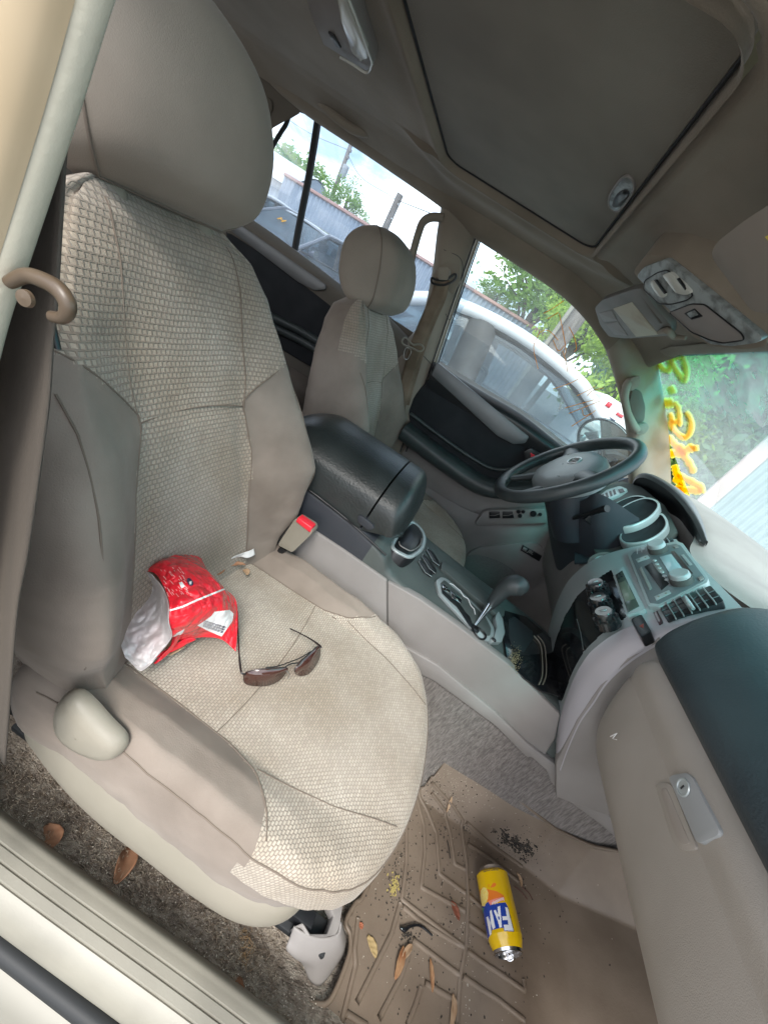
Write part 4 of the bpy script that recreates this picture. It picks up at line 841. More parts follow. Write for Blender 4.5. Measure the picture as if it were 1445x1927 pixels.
# shift gate
gt=plate('shift_gate',[(820,1092),(830,1085),(842,1089),(880,1124),(915,1158),(930,1180),(930,1200),(918,1208),(904,1200),(880,1174),(826,1116)],CT,M_['silver'],cc,d=.004,th=.008,bev=.002,rnd=.008)
plate('gate_inlay',[(828,1098),(836,1091),(880,1128),(914,1162),(924,1182),(922,1196),(912,1196),(895,1180),(870,1150),(834,1112)],CT,M_['cgrey'],gt,d=.0048,th=.002,bev=.0005,rnd=.004)
for L_ in ([(832,1099),(846,1106),(846,1116),(834,1110)],[(848,1110),(868,1126),(868,1136),(850,1124)],):
    plate('bright_insert',L_,CT,M_['chrome'],gt,d=.0056,th=.002,bev=.0004)
plate('shift_slot',[(830,1103),(838,1114),(852,1126),(856,1124),(868,1140),(876,1152),(884,1160),(888,1172),(898,1180),(902,1188),(898,1192),(882,1176),(872,1160),(860,1142),(848,1132),(832,1116)],CT,M_['black'],gt,d=.0054,th=.001,bev=.0002)
tube('gate_marks',[P(*q,pl=CT,d=.0056) for q in [(846,1098),(852,1100),(866,1112),(872,1122),(880,1126),(886,1140),(892,1146),(894,1156)]],.0009,M_['white'],gt,seg=5)
tube('lever_boot_ring',[P(*q,pl=CT,d=.007) for q in [(892,1178),(905,1184),(914,1196),(910,1203),(900,1200),(890,1186)]],.0022,M_['black'],gt,n=24,seg=6,closed=True)
# silvery curved slider cover ahead of the lever
plate('slider_cover',[(938,1150),(946,1165),(950,1190),(944,1208),(928,1208),(923,1202),(930,1198),(935,1180),(932,1160)],CT,M_['silver'],cc,d=.008,th=.012,bev=.003,rnd=.004)
lathe('slider_eye',[(0,.001),(.0045,.002),(.006,0)],P(929,1204,pl=CT,d=.009),CT[1],M_['black'],cc,14)
# front tray
TR=[(950,1152),(985,1165),(1016,1188),(1046,1214),(1040,1225),(1052,1300),(1030,1296),(1000,1278),(968,1250),(955,1220),(953,1180)]
plate('tray_plate',[(948,1148),(990,1160),(1050,1212),(1058,1312),(1020,1300),(985,1275),(955,1246),(948,1200)],CT,M_['gloss'],cc,d=.002,th=.004,bev=.001)
plate('tray_box',[(957,1165),(968,1160),(1002,1188),(1004,1200),(985,1228),(975,1222),(962,1212),(958,1200)],CT,M_['mblack'],cc,d=.003,th=.002,bev=.0005,rnd=.004)
for off in (0,7): tube('tray_rail',[P(q[0]+off,q[1],pl=CT,d=.004) for q in [(1004,1196),(1016,1212),(1020,1240),(1020,1270),(1014,1288)]],.0013,M_['plas'],cc,n=24,seg=5)
for k in range(3): plate('tray_slot',[(982+k*5,1246+k*12),(997+k*4,1238+k*11),(999+k*4,1242+k*11),(984+k*5,1251+k*12)],CT,M_['black'],cc,d=.0035,th=.001,bev=.0002)
dz=GM()
for k in range(260):
    px_,py_=random.gauss(968,6),random.gauss(1238,11)
    if px_+ (py_-1238)*.1<955: continue
    q=P(px_,py_,pl=CT,d=.0035); r=random.uniform(.0004,.0014); dz.add(*boxVF(q,(r,r,r*.7)))
o=dz.obj('tray_crumbs',mat('sandy_crumbs',(.30,.23,.13),1),None,smooth=False); tag(o,kind='stuff')
# gear lever
gl_=thing('gear_lever','black leather pear-shaped gear knob on a bright tapered metal stem','gear lever',tuple(P(897,1192,pl=CT)))
b0=P(893,1178,pl=CT,d=.004); t0=P(924,1137,y=.795); k0=P(928,1130,y=.795)
lathe('stem',[(.0035,0),(.0045,.03),(.0085,.07),(.0115,np.linalg.norm(t0-b0)),(0,np.linalg.norm(t0-b0)+.001)],b0,t0-b0,M_['chrome'],gl_,20)
kn=[P(922,1140,y=.795),P(932,1127,y=.795),P(945,1112,y=.795),P(958,1103,y=.795),P(972,1102,y=.795),P(985,1108,y=.795),P(991,1112,y=.795)]
tube('knob',kn,[.012,.0155,.018,.0225,.0245,.019,.006],M_['leather'],gl_,n=30,seg=20)
# ------------------------------------------------------------------ dashboard
db=thing('dashboard','two-tone dashboard with glove box, dark padded top and silver centre stack','dashboard',(.55,.8,.6))
# glove box
gp=[(.452,.655),(.445,.640),(.444,.622),(.4545,.597),(.4562,.592),(.4585,.584),(.478,.520),(.505,.462),(.545,.418),(.60,.385),(.66,.38)]
yl=[.588,.592,.597,.602,.603,.606,.608,.606,.600,.59,.585]
rows=[]
for y in np.linspace(-.25,.45,18): rows.append([(x+.0,y,z) for x,z in gp])
for k,ins in ((.6,.0),(.85,.004),(.96,.018),(1.0,.04)): rows.append([(x+ins*.9,.45+(yl[i]-.45)*k,z-(ins*.35)) for i,(x,z) in enumerate(gp)])
V=np.array(rows,float); V=np.array([crs(r,50) for r in V]); V=np.stack([crs(V[:,j],80) for j in range(50)],1)
gb=surf('glove_box',V,M_['glove'],db,raw=True,flip=True,sharp=30)
GP=(A3(.4475,.4,.61),nrm((-.96,0,.28)))
GL=(P(1300,1520,y=.30),)
gx=.4405; GPL=(A3(.4485,.3,.606),nrm((-.93,0,-.30))); GPL=(A3(.4485,.3,.618),nrm((-.975,0,-.22))); GPR=(A3(.4515,.3,.602),nrm((-.95,0,-.30)))
# recess and latch
rec=[(1232,1480),(1240,1472),(1262,1474),(1300,1570),(1310,1596),(1300,1600),(1280,1600),(1264,1580)]
o=plate('latch_recess',rec,GPR,M_['glove'],gb,d=.001,th=.004,bev=.0018,rnd=.008)
o=plate('latch_recess',[(1240,1486),(1252,1480),(1290,1570),(1298,1588),(1284,1590),(1272,1578)],GPR,mat('recess_shade_plastic',(.30,.265,.235),.5),gb,d=.0016,th=.001,bev=.0003,rnd=.006)
M_['latch']=mat('grey_latch_plastic',(.27,.28,.285),.45,(.31,.32,.325),9,bump=.15,bs=900); la=plate('glove_latch',[(1257,1464),(1263,1459),(1290,1454),(1300,1460),(1352,1562),(1350,1572),(1318,1586),(1309,1584),(1262,1474)],GPL,M_['latch'],gb,d=.006,th=.012,bev=.0015,rnd=.004)
lc=P(1285,1482,pl=GPL,d=.0065); lathe('lock_cylinder',[(.0,.0006),(.0075,.0006),(.008,.0016),(.0095,.0016),(.010,0)],lc,GPL[1],M_['silver'],la,24)
mk('key_slot',*boxVF(lc+GPL[1]*.0012,(.0016,.006,.0008),np.array(frame(GPL[1]))),M_['black'],la)
tube('glove_gap',[V[k,:][j] for k,j in [(79,j) for j in range(6,49)]],.0016,M_['black'],gb,seg=5)
tube('scratch',[P(*q,pl=GPL,d=.002) for q in [(1148,1386),(1160,1380),(1152,1390),(1160,1392)]],.0006,M_['white'],gb,seg=4)
# dark padded upper panel
pp=[(.452,.650),(.437,.662),(.434,.675),(.440,.700),(.462,.745),(.505,.785),(.57,.815),(.66,.832),(.78,.838),(.92,.830)]
rows=[]
for y in np.linspace(-.25,.5,16): rows.append([(x,y,z) for x,z in pp])
yl=[.582,.590,.592,.600,.612,.628,.64,.65,.66,.67]
for k,ins in ((.6,0),(.85,.002),(.96,.009),(1.0,.022)): rows.append([(x+ins*(1 if i<5 else .2),.5+(yl[i]-.5)*k,z-ins*(.25 if i<4 else .8)) for i,(x,z) in enumerate(pp)])
surf('padded_top',rows,M_['pad'],db,nu=60,nv=60,flip=True)
# grey lower flank between glove box and console
nc=[(1395,1143),(1330,1150),(1250,1162),(1200,1174),(1160,1190),(1125,1214),(1100,1240),(1075,1286),(1055,1345),(1046,1400)]
nc2=[(1425,1146),(1335,1160),(1262,1186),(1212,1212),(1172,1240),(1136,1275),(1112,1312),(1086,1350),(1064,1400),(1050,1440)]
rows=[[P(*a,y=.66),P(*a,y=.66)*.5+P(*b,y=.628)*.5+A3(-.003,-.003,0),P(*b,y=.628),P(*b,y=.628)+A3(.01,-.004,-.006)] for a,b in zip(nc,nc2)]
surf('stack_flank',rows,mat('lilac_silver_trim',(.40,.39,.42),.45,metal=.25),db,nu=50,nv=14)
mk('lower_flank',*prismVF([P(*q,y=.625) for q in [(1240,1200),(1222,1215),(1180,1240),(1130,1290),(1086,1355),(1046,1436),(1046,1500),(1170,1545),(1300,1500),(1300,1250)]],(0,.02,0),.002),M_['plasg'],db,sharp=50)
# silver centre stack
rowsn=[P(*q,y=.662) for q in nc]
rows=[]
for p in rowsn: rows.append([A3(p[0],y,p[2])+A3(-.004*math.sin((y-.662)/.268*math.pi),0,0) for y in (.662,.72,.80,.87,.93)])
st=surf('centre_stack',rows,M_['silver'],db,nu=160,nv=90); stk_rows=rows
A_,B_=rowsn[0],rowsn[4]; sn=nrm(np.cross((0,1,0),A_-B_)); sn=-sn if sn[0]>0 else sn; SP=((A_+B_)/2+sn*.012,sn)
# tidy frame for things on the stack: follow the surface, a touch above it
def splate(name,L_,mt,par=None,d=0,th=.003,bev=.0006,rnd=0): return plate(name,L_,SP,mt,par or st,d=d,th=th,bev=bev,rnd=rnd)
# radio
ra=splate('radio',[(1180,1042),(1190,1034),(1272,1018),(1284,1022),(1332,1088),(1330,1096),(1240,1142),(1218,1140)],M_['silver'],db,d=.008,th=.026,bev=.0015,rnd=.004)
splate('radio_face',[(1186,1046),(1192,1038),(1270,1023),(1280,1026),(1326,1088),(1322,1094),(1240,1136),(1222,1134)],mat('radio_plastic',(.15,.17,.18),.4,metal=.2),ra,d=.0088,th=.002,bev=.0004,rnd=.003)
splate('cassette_slot',[(1212,1066),(1226,1058),(1258,1098),(1244,1110)],M_['black'],ra,d=.0096,th=.001,bev=.0002)
splate('cassette_bar',[(1202,1070),(1206,1066),(1226,1106),(1221,1110)],M_['plasg'],ra,d=.0102,th=.002,bev=.0004)
splate('cassette_flap',[(1228,1062),(1236,1057),(1248,1074),(1240,1078)],M_['plasg'],ra,d=.0100,th=.001,bev=.0004)
splate('radio_display',[(1240,1048),(1262,1042),(1294,1084),(1270,1096)],M_['lcd2'],ra,d=.0098,th=.001,bev=.0003)
splate('disc_slot',[(1262,1038),(1268,1036),(1303,1078),(1297,1082)],mat('disc_slot_brown',(.05,.03,.028),.35),ra,d=.0098,th=.001,bev=.0002)
splate('slot_button',[(1280,1044),(1286,1043),(1302,1062),(1296,1064)],M_['silver'],ra,d=.0102,th=.001,bev=.0004)
for k in range(6): lathe('preset_button',[(0,.0018),(.0032,.0016),(.004,0)],P(1231+k*4.6,1055+k*7.3,pl=SP,d=.0092),sn,M_['silver'],ra,12)
for L_ in ([(1195,1052),(1218,1044),(1222,1050),(1199,1058)],[(1230,1122),(1258,1110),(1262,1116),(1234,1130)]):
    o=splate('rocker_button',L_,M_['silver'],ra,d=.0100,th=.001,bev=.0004)
    for t in (.25,.75): lathe('button_dot',[(0,.001),(.0016,.0008),(.002,0)],P(L_[0][0]+(L_[1][0]-L_[0][0])*t+1.5,L_[0][1]+(L_[1][1]-L_[0][1])*t+3.5,pl=SP,d=.0100),sn,M_['plasl'],o,10)
for L_ in ([(1266,1027),(1273,1025),(1276,1029),(1269,1031)],[(1312,1086),(1320,1083),(1324,1088),(1316,1092)]): splate('small_button',L_,M_['plasg'],ra,d=.0108,th=.002,bev=.0005)
for c_ in ((1238,1036),(1282,1094)):
    o=P(*c_,pl=SP,d=.009); lathe('radio_knob',[(.0175,0),(.0165,.012),(.0155,.018),(.014,.0195),(0,.0195)],o,sn,M_['silver'],ra,24)
    lathe('knob_skirt',[(.0185,0),(.018,.011),(.0165,.0115)],o,sn,mat('dark_knob',(.08,.08,.075),.4),ra,24)
# vents beside the radio
def vent(L_,ns,nm,slant):
    v=splate(nm,L_,M_['black'],db,d=.0055,th=.02,bev=.001,rnd=.005)
    for k in range(1,ns):
        t=k/ns; a=np.array(L_[0])*(1-t)+np.array(L_[1])*t; b=np.array(L_[3])*(1-t)+np.array(L_[2])*t
        tube('vent_slat',[P(*a,pl=SP,d=.0075),P(*b,pl=SP,d=.0075)],.0011,M_['silver'],v,seg=6,flat=2.4,up=sn)
    for s_ in (.33,.66):
        a=np.array(L_[0])*(1-s_)+np.array(L_[3])*s_; b=np.array(L_[1])*(1-s_)+np.array(L_[2])*s_
        tube('vent_vane',[P(*a,pl=SP,d=.0060),P(*b,pl=SP,d=.0060)],.0009,M_['dgrey'],v,seg=5)
    return v
v1=vent([(1239,1139),(1336,1101),(1362,1131),(1256,1170)],7,'air_vent',0)
tube('vent_tab',[P(1288,1123,pl=SP,d=.012),P(1294,1134,pl=SP,d=.015),P(1304,1146,pl=SP,d=.012)],[.003,.0045,.003],M_['silver'],v1,n=10,seg=10)
v2=vent([(1190,1038),(1262,1010),(1268,1017),(1190,1047)],9,'air_vent',0)
tube('vent_tab',[P(1222,1030,pl=SP,d=.010),P(1232,1027,pl=SP,d=.012)],.003,M_['silver'],v2,seg=8)
splate('small_display',[(1228,1152),(1236,1149),(1246,1168),(1238,1172)],mat('clock_glass',(.06,.03,.035),.15),db,d=.006,th=.02,bev=.0006,rnd=.002)
hz=splate('hazard_button',[(1186,1165),(1206,1155),(1226,1190),(1206,1200)],M_['black'],db,d=.0065,th=.02,bev=.0012,rnd=.005)
splate('hazard_mark',[(1202,1178),(1210,1173),(1210,1182)],mat('dull_red_mark',(.22,.03,.02),.5),hz,d=.0068,th=.0006,bev=0)
# climate display and black knob field
cd_=splate('climate_panel',[(1152,1078),(1172,1066),(1214,1146),(1178,1158)],M_['silver'],db,d=.008,th=.026,bev=.0015,rnd=.003)
splate('climate_glass',[(1157,1082),(1170,1073),(1202,1140),(1180,1152)],M_['lcd'],cd_,d=.0092,th=.002,bev=.0005)
splate('climate_screen',[(1162,1098),(1176,1092),(1194,1126),(1176,1132)],mat('screen_olive',(.16,.17,.13),.2),cd_,d=.0096,th=.001,bev=.0002)
for k,(a,b) in enumerate(((1161,1083),(1166,1080),(1164,1088),(1170,1085))): lathe('mode_button',[(0,.003),(.002,.0025),(.0025,0)],P(a,b,pl=SP,d=.0095),sn,M_['black'],cd_,10)
# gloss lower field: the faces of the stack inside its outline
def topix(p):
    q=np.array(p)-CAM; c=q[0]*_X+q[1]*_Y+q[2]*_Z; return PP+FPX*c[:2]/c[2]
st.data.materials.append(M_['gloss']); gpoly=[(1178,1160),(1158,1178),(1128,1196),(1098,1226),(1074,1270),(1058,1318),(1040,1320),(1036,1240),(1045,1205),(1062,1160),(1085,1122),(1112,1096),(1150,1072)]
st.data.polygons.foreach_set('material_index',[1 if inside(gpoly,*topix(p.center)) else 0 for p in st.data.polygons])
tube('panel_line',[P(*q,pl=(SP[0]-sn*.004,sn)) for q in [(1085,1165),(1092,1190),(1097,1222)]],.0008,M_['steel'],st,seg=5)
for c_ in ((1131,1112),(1136,1140),(1147,1168)):
    o=P(c_[0]-6,c_[1],pl=SP,d=.010)
    n_=nrm(sn+A3(-.1,0,.1)); kb=lathe('climate_knob',[(.0225,-.008),(.021,.008),(.016,.010),(.015,.020),(.0135,.022),(0,.022)],o,n_,M_['gloss'],db,28)
    u_,v_2,_=frame(n_)
    for t in range(9):
        a=t*2*math.pi/9; q=o+n_*.009+(u_*math.cos(a)+v_2*math.sin(a))*.0185; mk('knob_fin',*boxVF(q,(.006,.0035,.011),np.array([u_*math.cos(a)+v_2*math.sin(a),-u_*math.sin(a)+v_2*math.cos(a),n_]),.001),M_['gloss'],kb,sharp=40)
    mk('knob_index',*boxVF(o+n_*.0225,(.003,.012,.001),np.array([u_,v_2,n_])),M_['silver'],kb)
# ignition surround and key barrel at the driver's side
ig=P(1132,1056,pl=(SP[0],sn)); ign=nrm((-.8,-.15,.45))
ib=thing('ignition_lock','round beige ignition surround with a silver key barrel left of the radio','ignition',tuple(ig))
lathe('surround',[(.034,-.03),(.034,.0),(.031,.006),(.021,.007),(.0195,.002),(.0,.002)],P(1132,1058,y=.955),ign,M_['plasg'],ib,32)
lathe('barrel',[(.015,.0),(.015,.006),(.012,.008),(.009,.004),(0,.004)],P(1132,1058,y=.955)+ign*.003,ign,M_['silverd'],ib,24)
kq=thing('key_fob','chrome key head standing out of the lower lock below the ignition','key',tuple(P(1126,1086,y=.93)))
tube('fob_body',[P(1108,1096,y=.92),P(1118,1086,y=.92),P(1132,1076,y=.92)],[.007,.011,.009],M_['steel'],kq,n=14,seg=12,flat=.6)
tube('fob_collar',[P(1122,1094,y=.925),P(1140,1084,y=.925)],.012,M_['silver'],kq,seg=14,n=6)
# dash top
rows=[]
for y,zc,x0 in ((-.25,.842,.60),(.45,.838,.60),(.60,.83,.57),(.66,.812,.545),(.78,.800,.545),(.90,.802,.56),(1.0,.825,.60),(1.1,.845,.62),(1.25,.850,.60),(1.38,.845,.58),(1.48,.83,.58)):
    rows.append([(x0,y,zc-.035),(x0+.03,y,zc-.016),(x0+.09,y,zc-.004),(x0+.16,y,zc),(x0+.30,y,zc-.012),(1.02,y,zc-.045),(1.05,y,zc-.2)])
surf('dash_top',rows,M_['dash'],db,nu=70,nv=40,flip=True)
surf('dash_front',[[(.635,y,z) for z in (.80,.6,.35,.3)]for y in (.93,1.2,1.48)],M_['plasg'],db,nu=6,nv=6)
surf('knee_panel',[[(.50,y,.62),(.485,y,.56),(.51,y,.46),(.56,y,.36),(.62,y,.34)] for y in (.935,1.0,1.2,1.40,1.46)],M_['plasg'],db,nu=12,nv=20)
surf('stack_far_side',[[(x,.934,z) for x,z in ((.53,.765),(.455,.65),(.445,.55),(.50,.40),(.56,.2))],[(x,.936,z) for x,z in ((.62,.70),(.62,.65),(.62,.55),(.62,.40),(.64,.2))]],M_['plasg'],db,nu=4,nv=14)
surf('firewall',[[(1.0,y,.0),(1.02,y,.3),(1.04,y,.55),(1.06,y,.8)] for y in (-.3,.8,1.5)],M_['mblack'],db,nu=4,nv=4)
# instrument hood and the recess under it
he=[((1186,918),1.42),((1196,897),1.38),((1212,891),1.32),((1240,902),1.24),((1272,926),1.15),((1300,960),1.06),((1318,992),.985),((1328,1018),.93)]
o1=[P(*q,y=y) for q,y in he]
rows=[[p+A3(.006,0,-.012),p,p+A3(.008,0,.005)*kk+A3(.002,0,.001),p+A3(.032,0,.006)*kk+A3(.004,0,-.002),p+A3(.06,0,-.012)*kk+A3(.006,0,-.010)] for p,kk in ((q_,min(1,max(.05,(q_[1]-.93)/.22))) for q_ in o1)]
surf('instrument_hood',rows,M_['satin'],db,nu=60,nv=16)
ins_=[((1178,960),1.42),((1190,934),1.38),((1206,924),1.32),((1226,942),1.24),((1252,964),1.15),((1274,986),1.06),((1298,1008),.985),((1322,1024),.93)]
rows=[[p,p*.4+P(*q,y=y)*.6+A3(.03*min(1,(y-.93)/.2),0,0),P(*q,y=y)+A3(.05*min(1,(y-.93)/.2),0,0)] for p,(q,y) in zip([a+A3(.008,0,-.01) for a in o1],ins_)]
surf('hood_inner',rows,M_['black'],db,nu=60,nv=12)
GN=nrm((-.78,-.05,.55)); GQ=(P(1195,975,y=1.09),GN)
gw_=[(1090,985),(1100,950),(1140,915),(1170,905),(1205,915),(1250,950),(1275,1000),(1262,1012),(1190,1034),(1160,1046),(1120,1040)]
plate('gauge_panel',gw_,(GQ[0]-GN*.036,GN),M_['cgrey'],db,th=.01,bev=.003,rnd=.01)
mk('gauge_wall',*prismVF([P(*q,pl=(GQ[0]-GN*.06,GN)) for q in [(1080,1060),(1085,930),(1180,900),(1250,960),(1275,1010),(1200,1050)]],-GN*.004),M_['dgrey'],db,smooth=False)
def gauge(L_,d,nm='gauge_tube',op=False):
    q=crs([np.array(p) for p in L_],40,not op); p1=[P(*a,pl=GQ,d=d) for a in q]; c=np.mean(p1,0)
    A=[[c+(p-c)*k-GN*e for p in p1] for k,e in ((1.03,.02),(1.03,.004),(1.0,0),(.93,.001),(.92,.004),(.90,.008))]+[[c-GN*.008 for p in p1]]
    if not op:
        v,f=gridVF(A[:4],False,True); o=mk(nm,v,f,M_['silver'],db); v,f=gridVF(A[3:],False,True); mk('gauge_dial',v,f,M_['mblack'],o)
    else: tube(nm,p1,.0055,M_['silver'],db,seg=10)
gauge([(1146,958),(1162,944),(1190,933),(1212,934),(1212,942),(1190,958),(1166,972),(1150,972)],-.012)
gauge([(1151,975),(1164,958),(1190,943),(1216,936),(1236,942),(1238,954),(1222,972),(1194,986),(1168,991),(1157,984)],.012)
gauge([(1166,1006),(1176,996),(1205,985),(1240,966),(1252,974),(1254,988),(1240,1004),(1212,1018),(1180,1022),(1167,1016)],-.004)
plate('warning_lamp_strip',[(1128,932),(1140,922),(1165,914),(1180,920),(1165,930),(1134,944)],GQ,M_['silver'],db,d=.004,th=.01,bev=.002,rnd=.005)
for k in range(4): plate('strip_bar',[(1131+k*7,931-k*3),(1135+k*7,929-k*3),(1138+k*7,938-k*3),(1134+k*7,940-k*3)],GQ,M_['black'],db,d=.0052,th=.001,bev=0)
plate('strip_window',[(1162,921),(1171,919),(1175,925),(1166,928)],GQ,M_['black'],db,d=.0052,th=.001,bev=0)
# ------------------------------------------------------------------ steering wheel and column
WC=np.array([.300,1.135,.738]); WN=nrm((-.808,-.02,.589)); WU=nrm(np.cross((0,1,0),WN)); WU=WU if WU[2]>0 else -WU; WV=nrm(np.cross(WN,WU)); WV=WV if WV[1]>0 else -WV
def wp(a,b,c=0): return WC+WV*a+WU*b+WN*c
swh=thing('steering_wheel','worn black leather steering wheel with grey hub and round emblem','steering wheel',tuple(WC))
Rw=.1775
tube('rim',[wp(Rw*math.cos(t),Rw*math.sin(t),0) for t in np.linspace(0,2*math.pi,96,endpoint=False)],(.0175),M_['leather'],swh,seg=16,closed=True,up=WN)
# hub cushion: domed pad
ho=[(-.10,.045),(-.06,.078),(0,.088),(.06,.078),(.10,.045),(.105,.01),(.085,-.03),(.055,-.062),(.0,-.075),(-.055,-.062),(-.085,-.03),(-.105,.01)]
hq=crs([A3(a*1.2,b*1.18,0) for a,b in ho],60,True)
A=[[wp(p[0]*k,p[1]*k,z) for p in hq] for k,z in ((1.0,-.045),(1.03,-.025),(1.0,-.008),(.9,.004),(.7,.010),(.4,.013),(.02,.014))]
v,f=gridVF(A,False,True); hub=mk('hub_pad',v,f,M_['hub'],swh)
v,f=gridVF([[wp(p[0]*k,p[1]*k,z) for p in hq] for k,z in ((1.02,-.045),(.02,-.05))],False,True); mk('hub_back',v,f,M_['black'],swh)
for pts,r in (([wp(-.095,.03,-.012),wp(-.135,.038,-.006),wp(-.178,.04,0)],[.038,.026,.019]),([wp(.095,.03,-.012),wp(.135,.038,-.006),wp(.178,.04,0)],[.038,.026,.019]),([wp(-.06,-.055,-.02),wp(-.075,-.11,-.012),wp(-.078,-.165,0)],[.022,.015,.012]),([wp(.06,-.055,-.02),wp(.075,-.11,-.012),wp(.078,-.165,0)],[.022,.015,.012])):
    tube('spoke',pts,r,M_['leather'],swh,n=16,seg=12,flat=.6,up=WN)
mk('lower_trim',*prismVF(roundpoly([wp(a,b,.006) for a,b in [(-.055,-.035),(.055,-.035),(.045,-.066),(-.045,-.066)]],.012),-WN*.012,.002),M_['dgrey'],hub,sharp=50)
tube('pad_seam',[wp(a,b,.0085) for a,b in [(-.08,-.02),(-.06,-.03),(0,-.034),(.06,-.03),(.08,-.02)]],.0012,M_['black'],hub,n=24,seg=5)
em=[wp(.024*math.cos(t),.030+.017*math.sin(t),.0135) for t in np.linspace(0,2*math.pi,40,endpoint=False)]
tube('emblem',em,.0022,M_['steel'],hub,seg=8,closed=True)
tube('emblem',[wp(.018*math.cos(t),.034+.008*math.sin(t),.0145) for t in np.linspace(0,2*math.pi,30,endpoint=False)],.0015,M_['steel'],hub,seg=6,closed=True)
tube('emblem',[wp(.007*math.cos(t),.030+.015*math.sin(t),.0148) for t in np.linspace(0,2*math.pi,30,endpoint=False)],.0015,M_['steel'],hub,seg=6,closed=True)
text('hub_letters','SRS',wp(-.012,-.022,.0125),WV,WU,.011,M_['dgrey'],hub,.0002)
sc_=thing('steering_column','dark steering column shroud with a stalk below the wheel','steering column',tuple(WC+WN*-.1))
cx=[[(1030,945),(1085,950),(1130,930)],[(1033,985),(1080,1000),(1135,965)],[(1040,1030),(1085,1050),(1142,1005)],[(1052,1070),(1080,1085),(1148,1045)],[(1066,1084),(1084,1092),(1130,1060)]]
rows=[]
for a,b,c in cx:
    A_=P(*a,y=1.24); B_=P(*b,y=1.11); C_=P(*c,y=1.03); rows.append([A_+A3(.12,.0,.0),A_,A_*.5+B_*.5+A3(-.02,0,-.01),B_+A3(-.012,0,-.006),B_*.5+C_*.5+A3(-.012,-.01,-.003),C_,C_+A3(.12,.02,.0)])
surf('column_shroud',rows,M_['dgrey'],sc_,nu=40,nv=30)
tube('column_neck',[wp(0,0,-.03),wp(0,-.01,-.10),wp(0,-.02,-.2)],[.062,.066,.06],M_['dgrey'],sc_,n=12,seg=24)
tube('stalk',[P(1078,975,y=1.08),P(1110,966,y=1.02),P(1134,958,y=.985),P(1142,957,y=.975)],[.006,.006,.008,.009],M_['black'],sc_,n=20,seg=12)
mk('stalk_slot',*prismVF([P(*q,y=1.045) for q in [(1098,978),(1130,952),(1136,970),(1112,990)]],(0,.01,0),.002),M_['black'],sc_)
bt=mk('cruise_pod',*prismVF(roundpoly([P(*q,y=1.10) for q in [(1050,942),(1064,934),(1082,936),(1082,952),(1066,962),(1052,958)]],.008),(0,.03,0),.004),M_['dgrey'],sc_,sharp=50)
lathe('pod_button',[(0,.004),(.006,.003),(.007,0)],P(1068,948,y=1.098),(0,-1,.2),M_['silverd'],bt,16)
# ------------------------------------------------------------------ rubber mat with raised chevron ribs
mt_=thing('floor_mat','brown moulded rubber floor mat with raised chevron ribs and dirt in the foot well','floor mat',(.6,.4,.02))
def c6(x,y): return (400+.4844*x,1350+.4844*y)
def mz(x,y):   # mat surface height
    z=.012+.0015*math.sin(x*14+y*9)
    z+=np.interp(x,[.60,.78,1.0],[0,.02,.16])
    z+=.13*max(0,(y-np.interp(x,[.3,.7,1],[.60,.60,.56]))/.06)**1.3
    return z
ol=[(478,1935),(520,1890),(535,1880),(590,1890),(622,1880),(655,1800),(658,1760),(650,1735),(668,1700),(690,1670),(760,1500),(788,1440),(806,1385),(822,1378),(870,1420),(930,1470),(1000,1508),(1060,1540),(1112,1575),(1150,1612),(1180,1660),(1210,1710),(1270,1960),(1270,2050),(478,2050)]
def mpos(q):   # project on the mat surface by a few fixed point steps
    z=.012
    for _ in range(14):
        p=P(*q,z=z); z=.6*z+.4*mz(p[0],min(p[1],.672))
    p=P(*q,z=z); return p
poly=[mpos(q) for q in ol]
N1,N2=190,150; XX=np.linspace(.18,1.04,N1); YY=np.linspace(.13,.672,N2)
# scalloped outline test in plan
PLN=[(p[0],p[1]) for p in [P(*q,z=.012) for q in ol[:10]]]+[(.42,.672),(1.04,.672),(1.04,.13),(.26,.13)]
V=[];ok={}
for i,x in enumerate(XX):
    for j,y in enumerate(YY):
        top=np.interp(x,[.3,.45,.6,.75,1.0],[.665,.664,.655,.648,.64]); yy_=min(y,top)
        V.append((x,yy_,mz(x,yy_)+.0022*np.exp(-((yy_-.605)/.006)**2)*0)); ok[(i,j)]=inside(PLN,x,y)
F=[(i*N2+j,(i+1)*N2+j,(i+1)*N2+j+1,i*N2+j+1) for i in range(N1-1) for j in range(N2-1) if ok[(i,j)] and ok[(i+1,j+1)]]
mo=mk('mat_sheet',V,F,M_['matr'],mt_); m=mo.modifiers.new('s','SOLIDIFY'); m.thickness=.005; m.offset=-1
ribs=[[(850,292),(880,330),(905,365),(922,450),(940,570),(980,590)],[(800,262),(832,360),(868,450),(880,608),(980,682)],[(792,310),(820,420),(824,520),(810,660),(978,752)],[(752,402),(752,560),(735,708),(975,892)],
 [(738,735),(800,790),(958,884)],[(728,722),(695,840),(640,950),(560,1110)],[(775,862),(957,1000)],[(768,905),(730,1010),(645,1172)],[(822,1030),(950,1105)],[(808,1050),(790,1110),(755,1200)],
 [(850,250),(940,350),(972,400),(985,560),(992,700),(985,880),(960,1010),(948,1200)],[(985,405),(1100,505),(1200,578)],[(988,490),(1075,545),(1190,640)],[(992,690),(1060,750)],[(990,800),(1070,855),(1100,880)],[(985,905),(1100,985),(1212,1062),(1208,1020)],[(970,1005),(1100,1090),(1212,1178)],[(512,1165),(520,1150),(600,1200)],[(565,780),(552,900),(556,960),(500,1190)]]
g=GM()
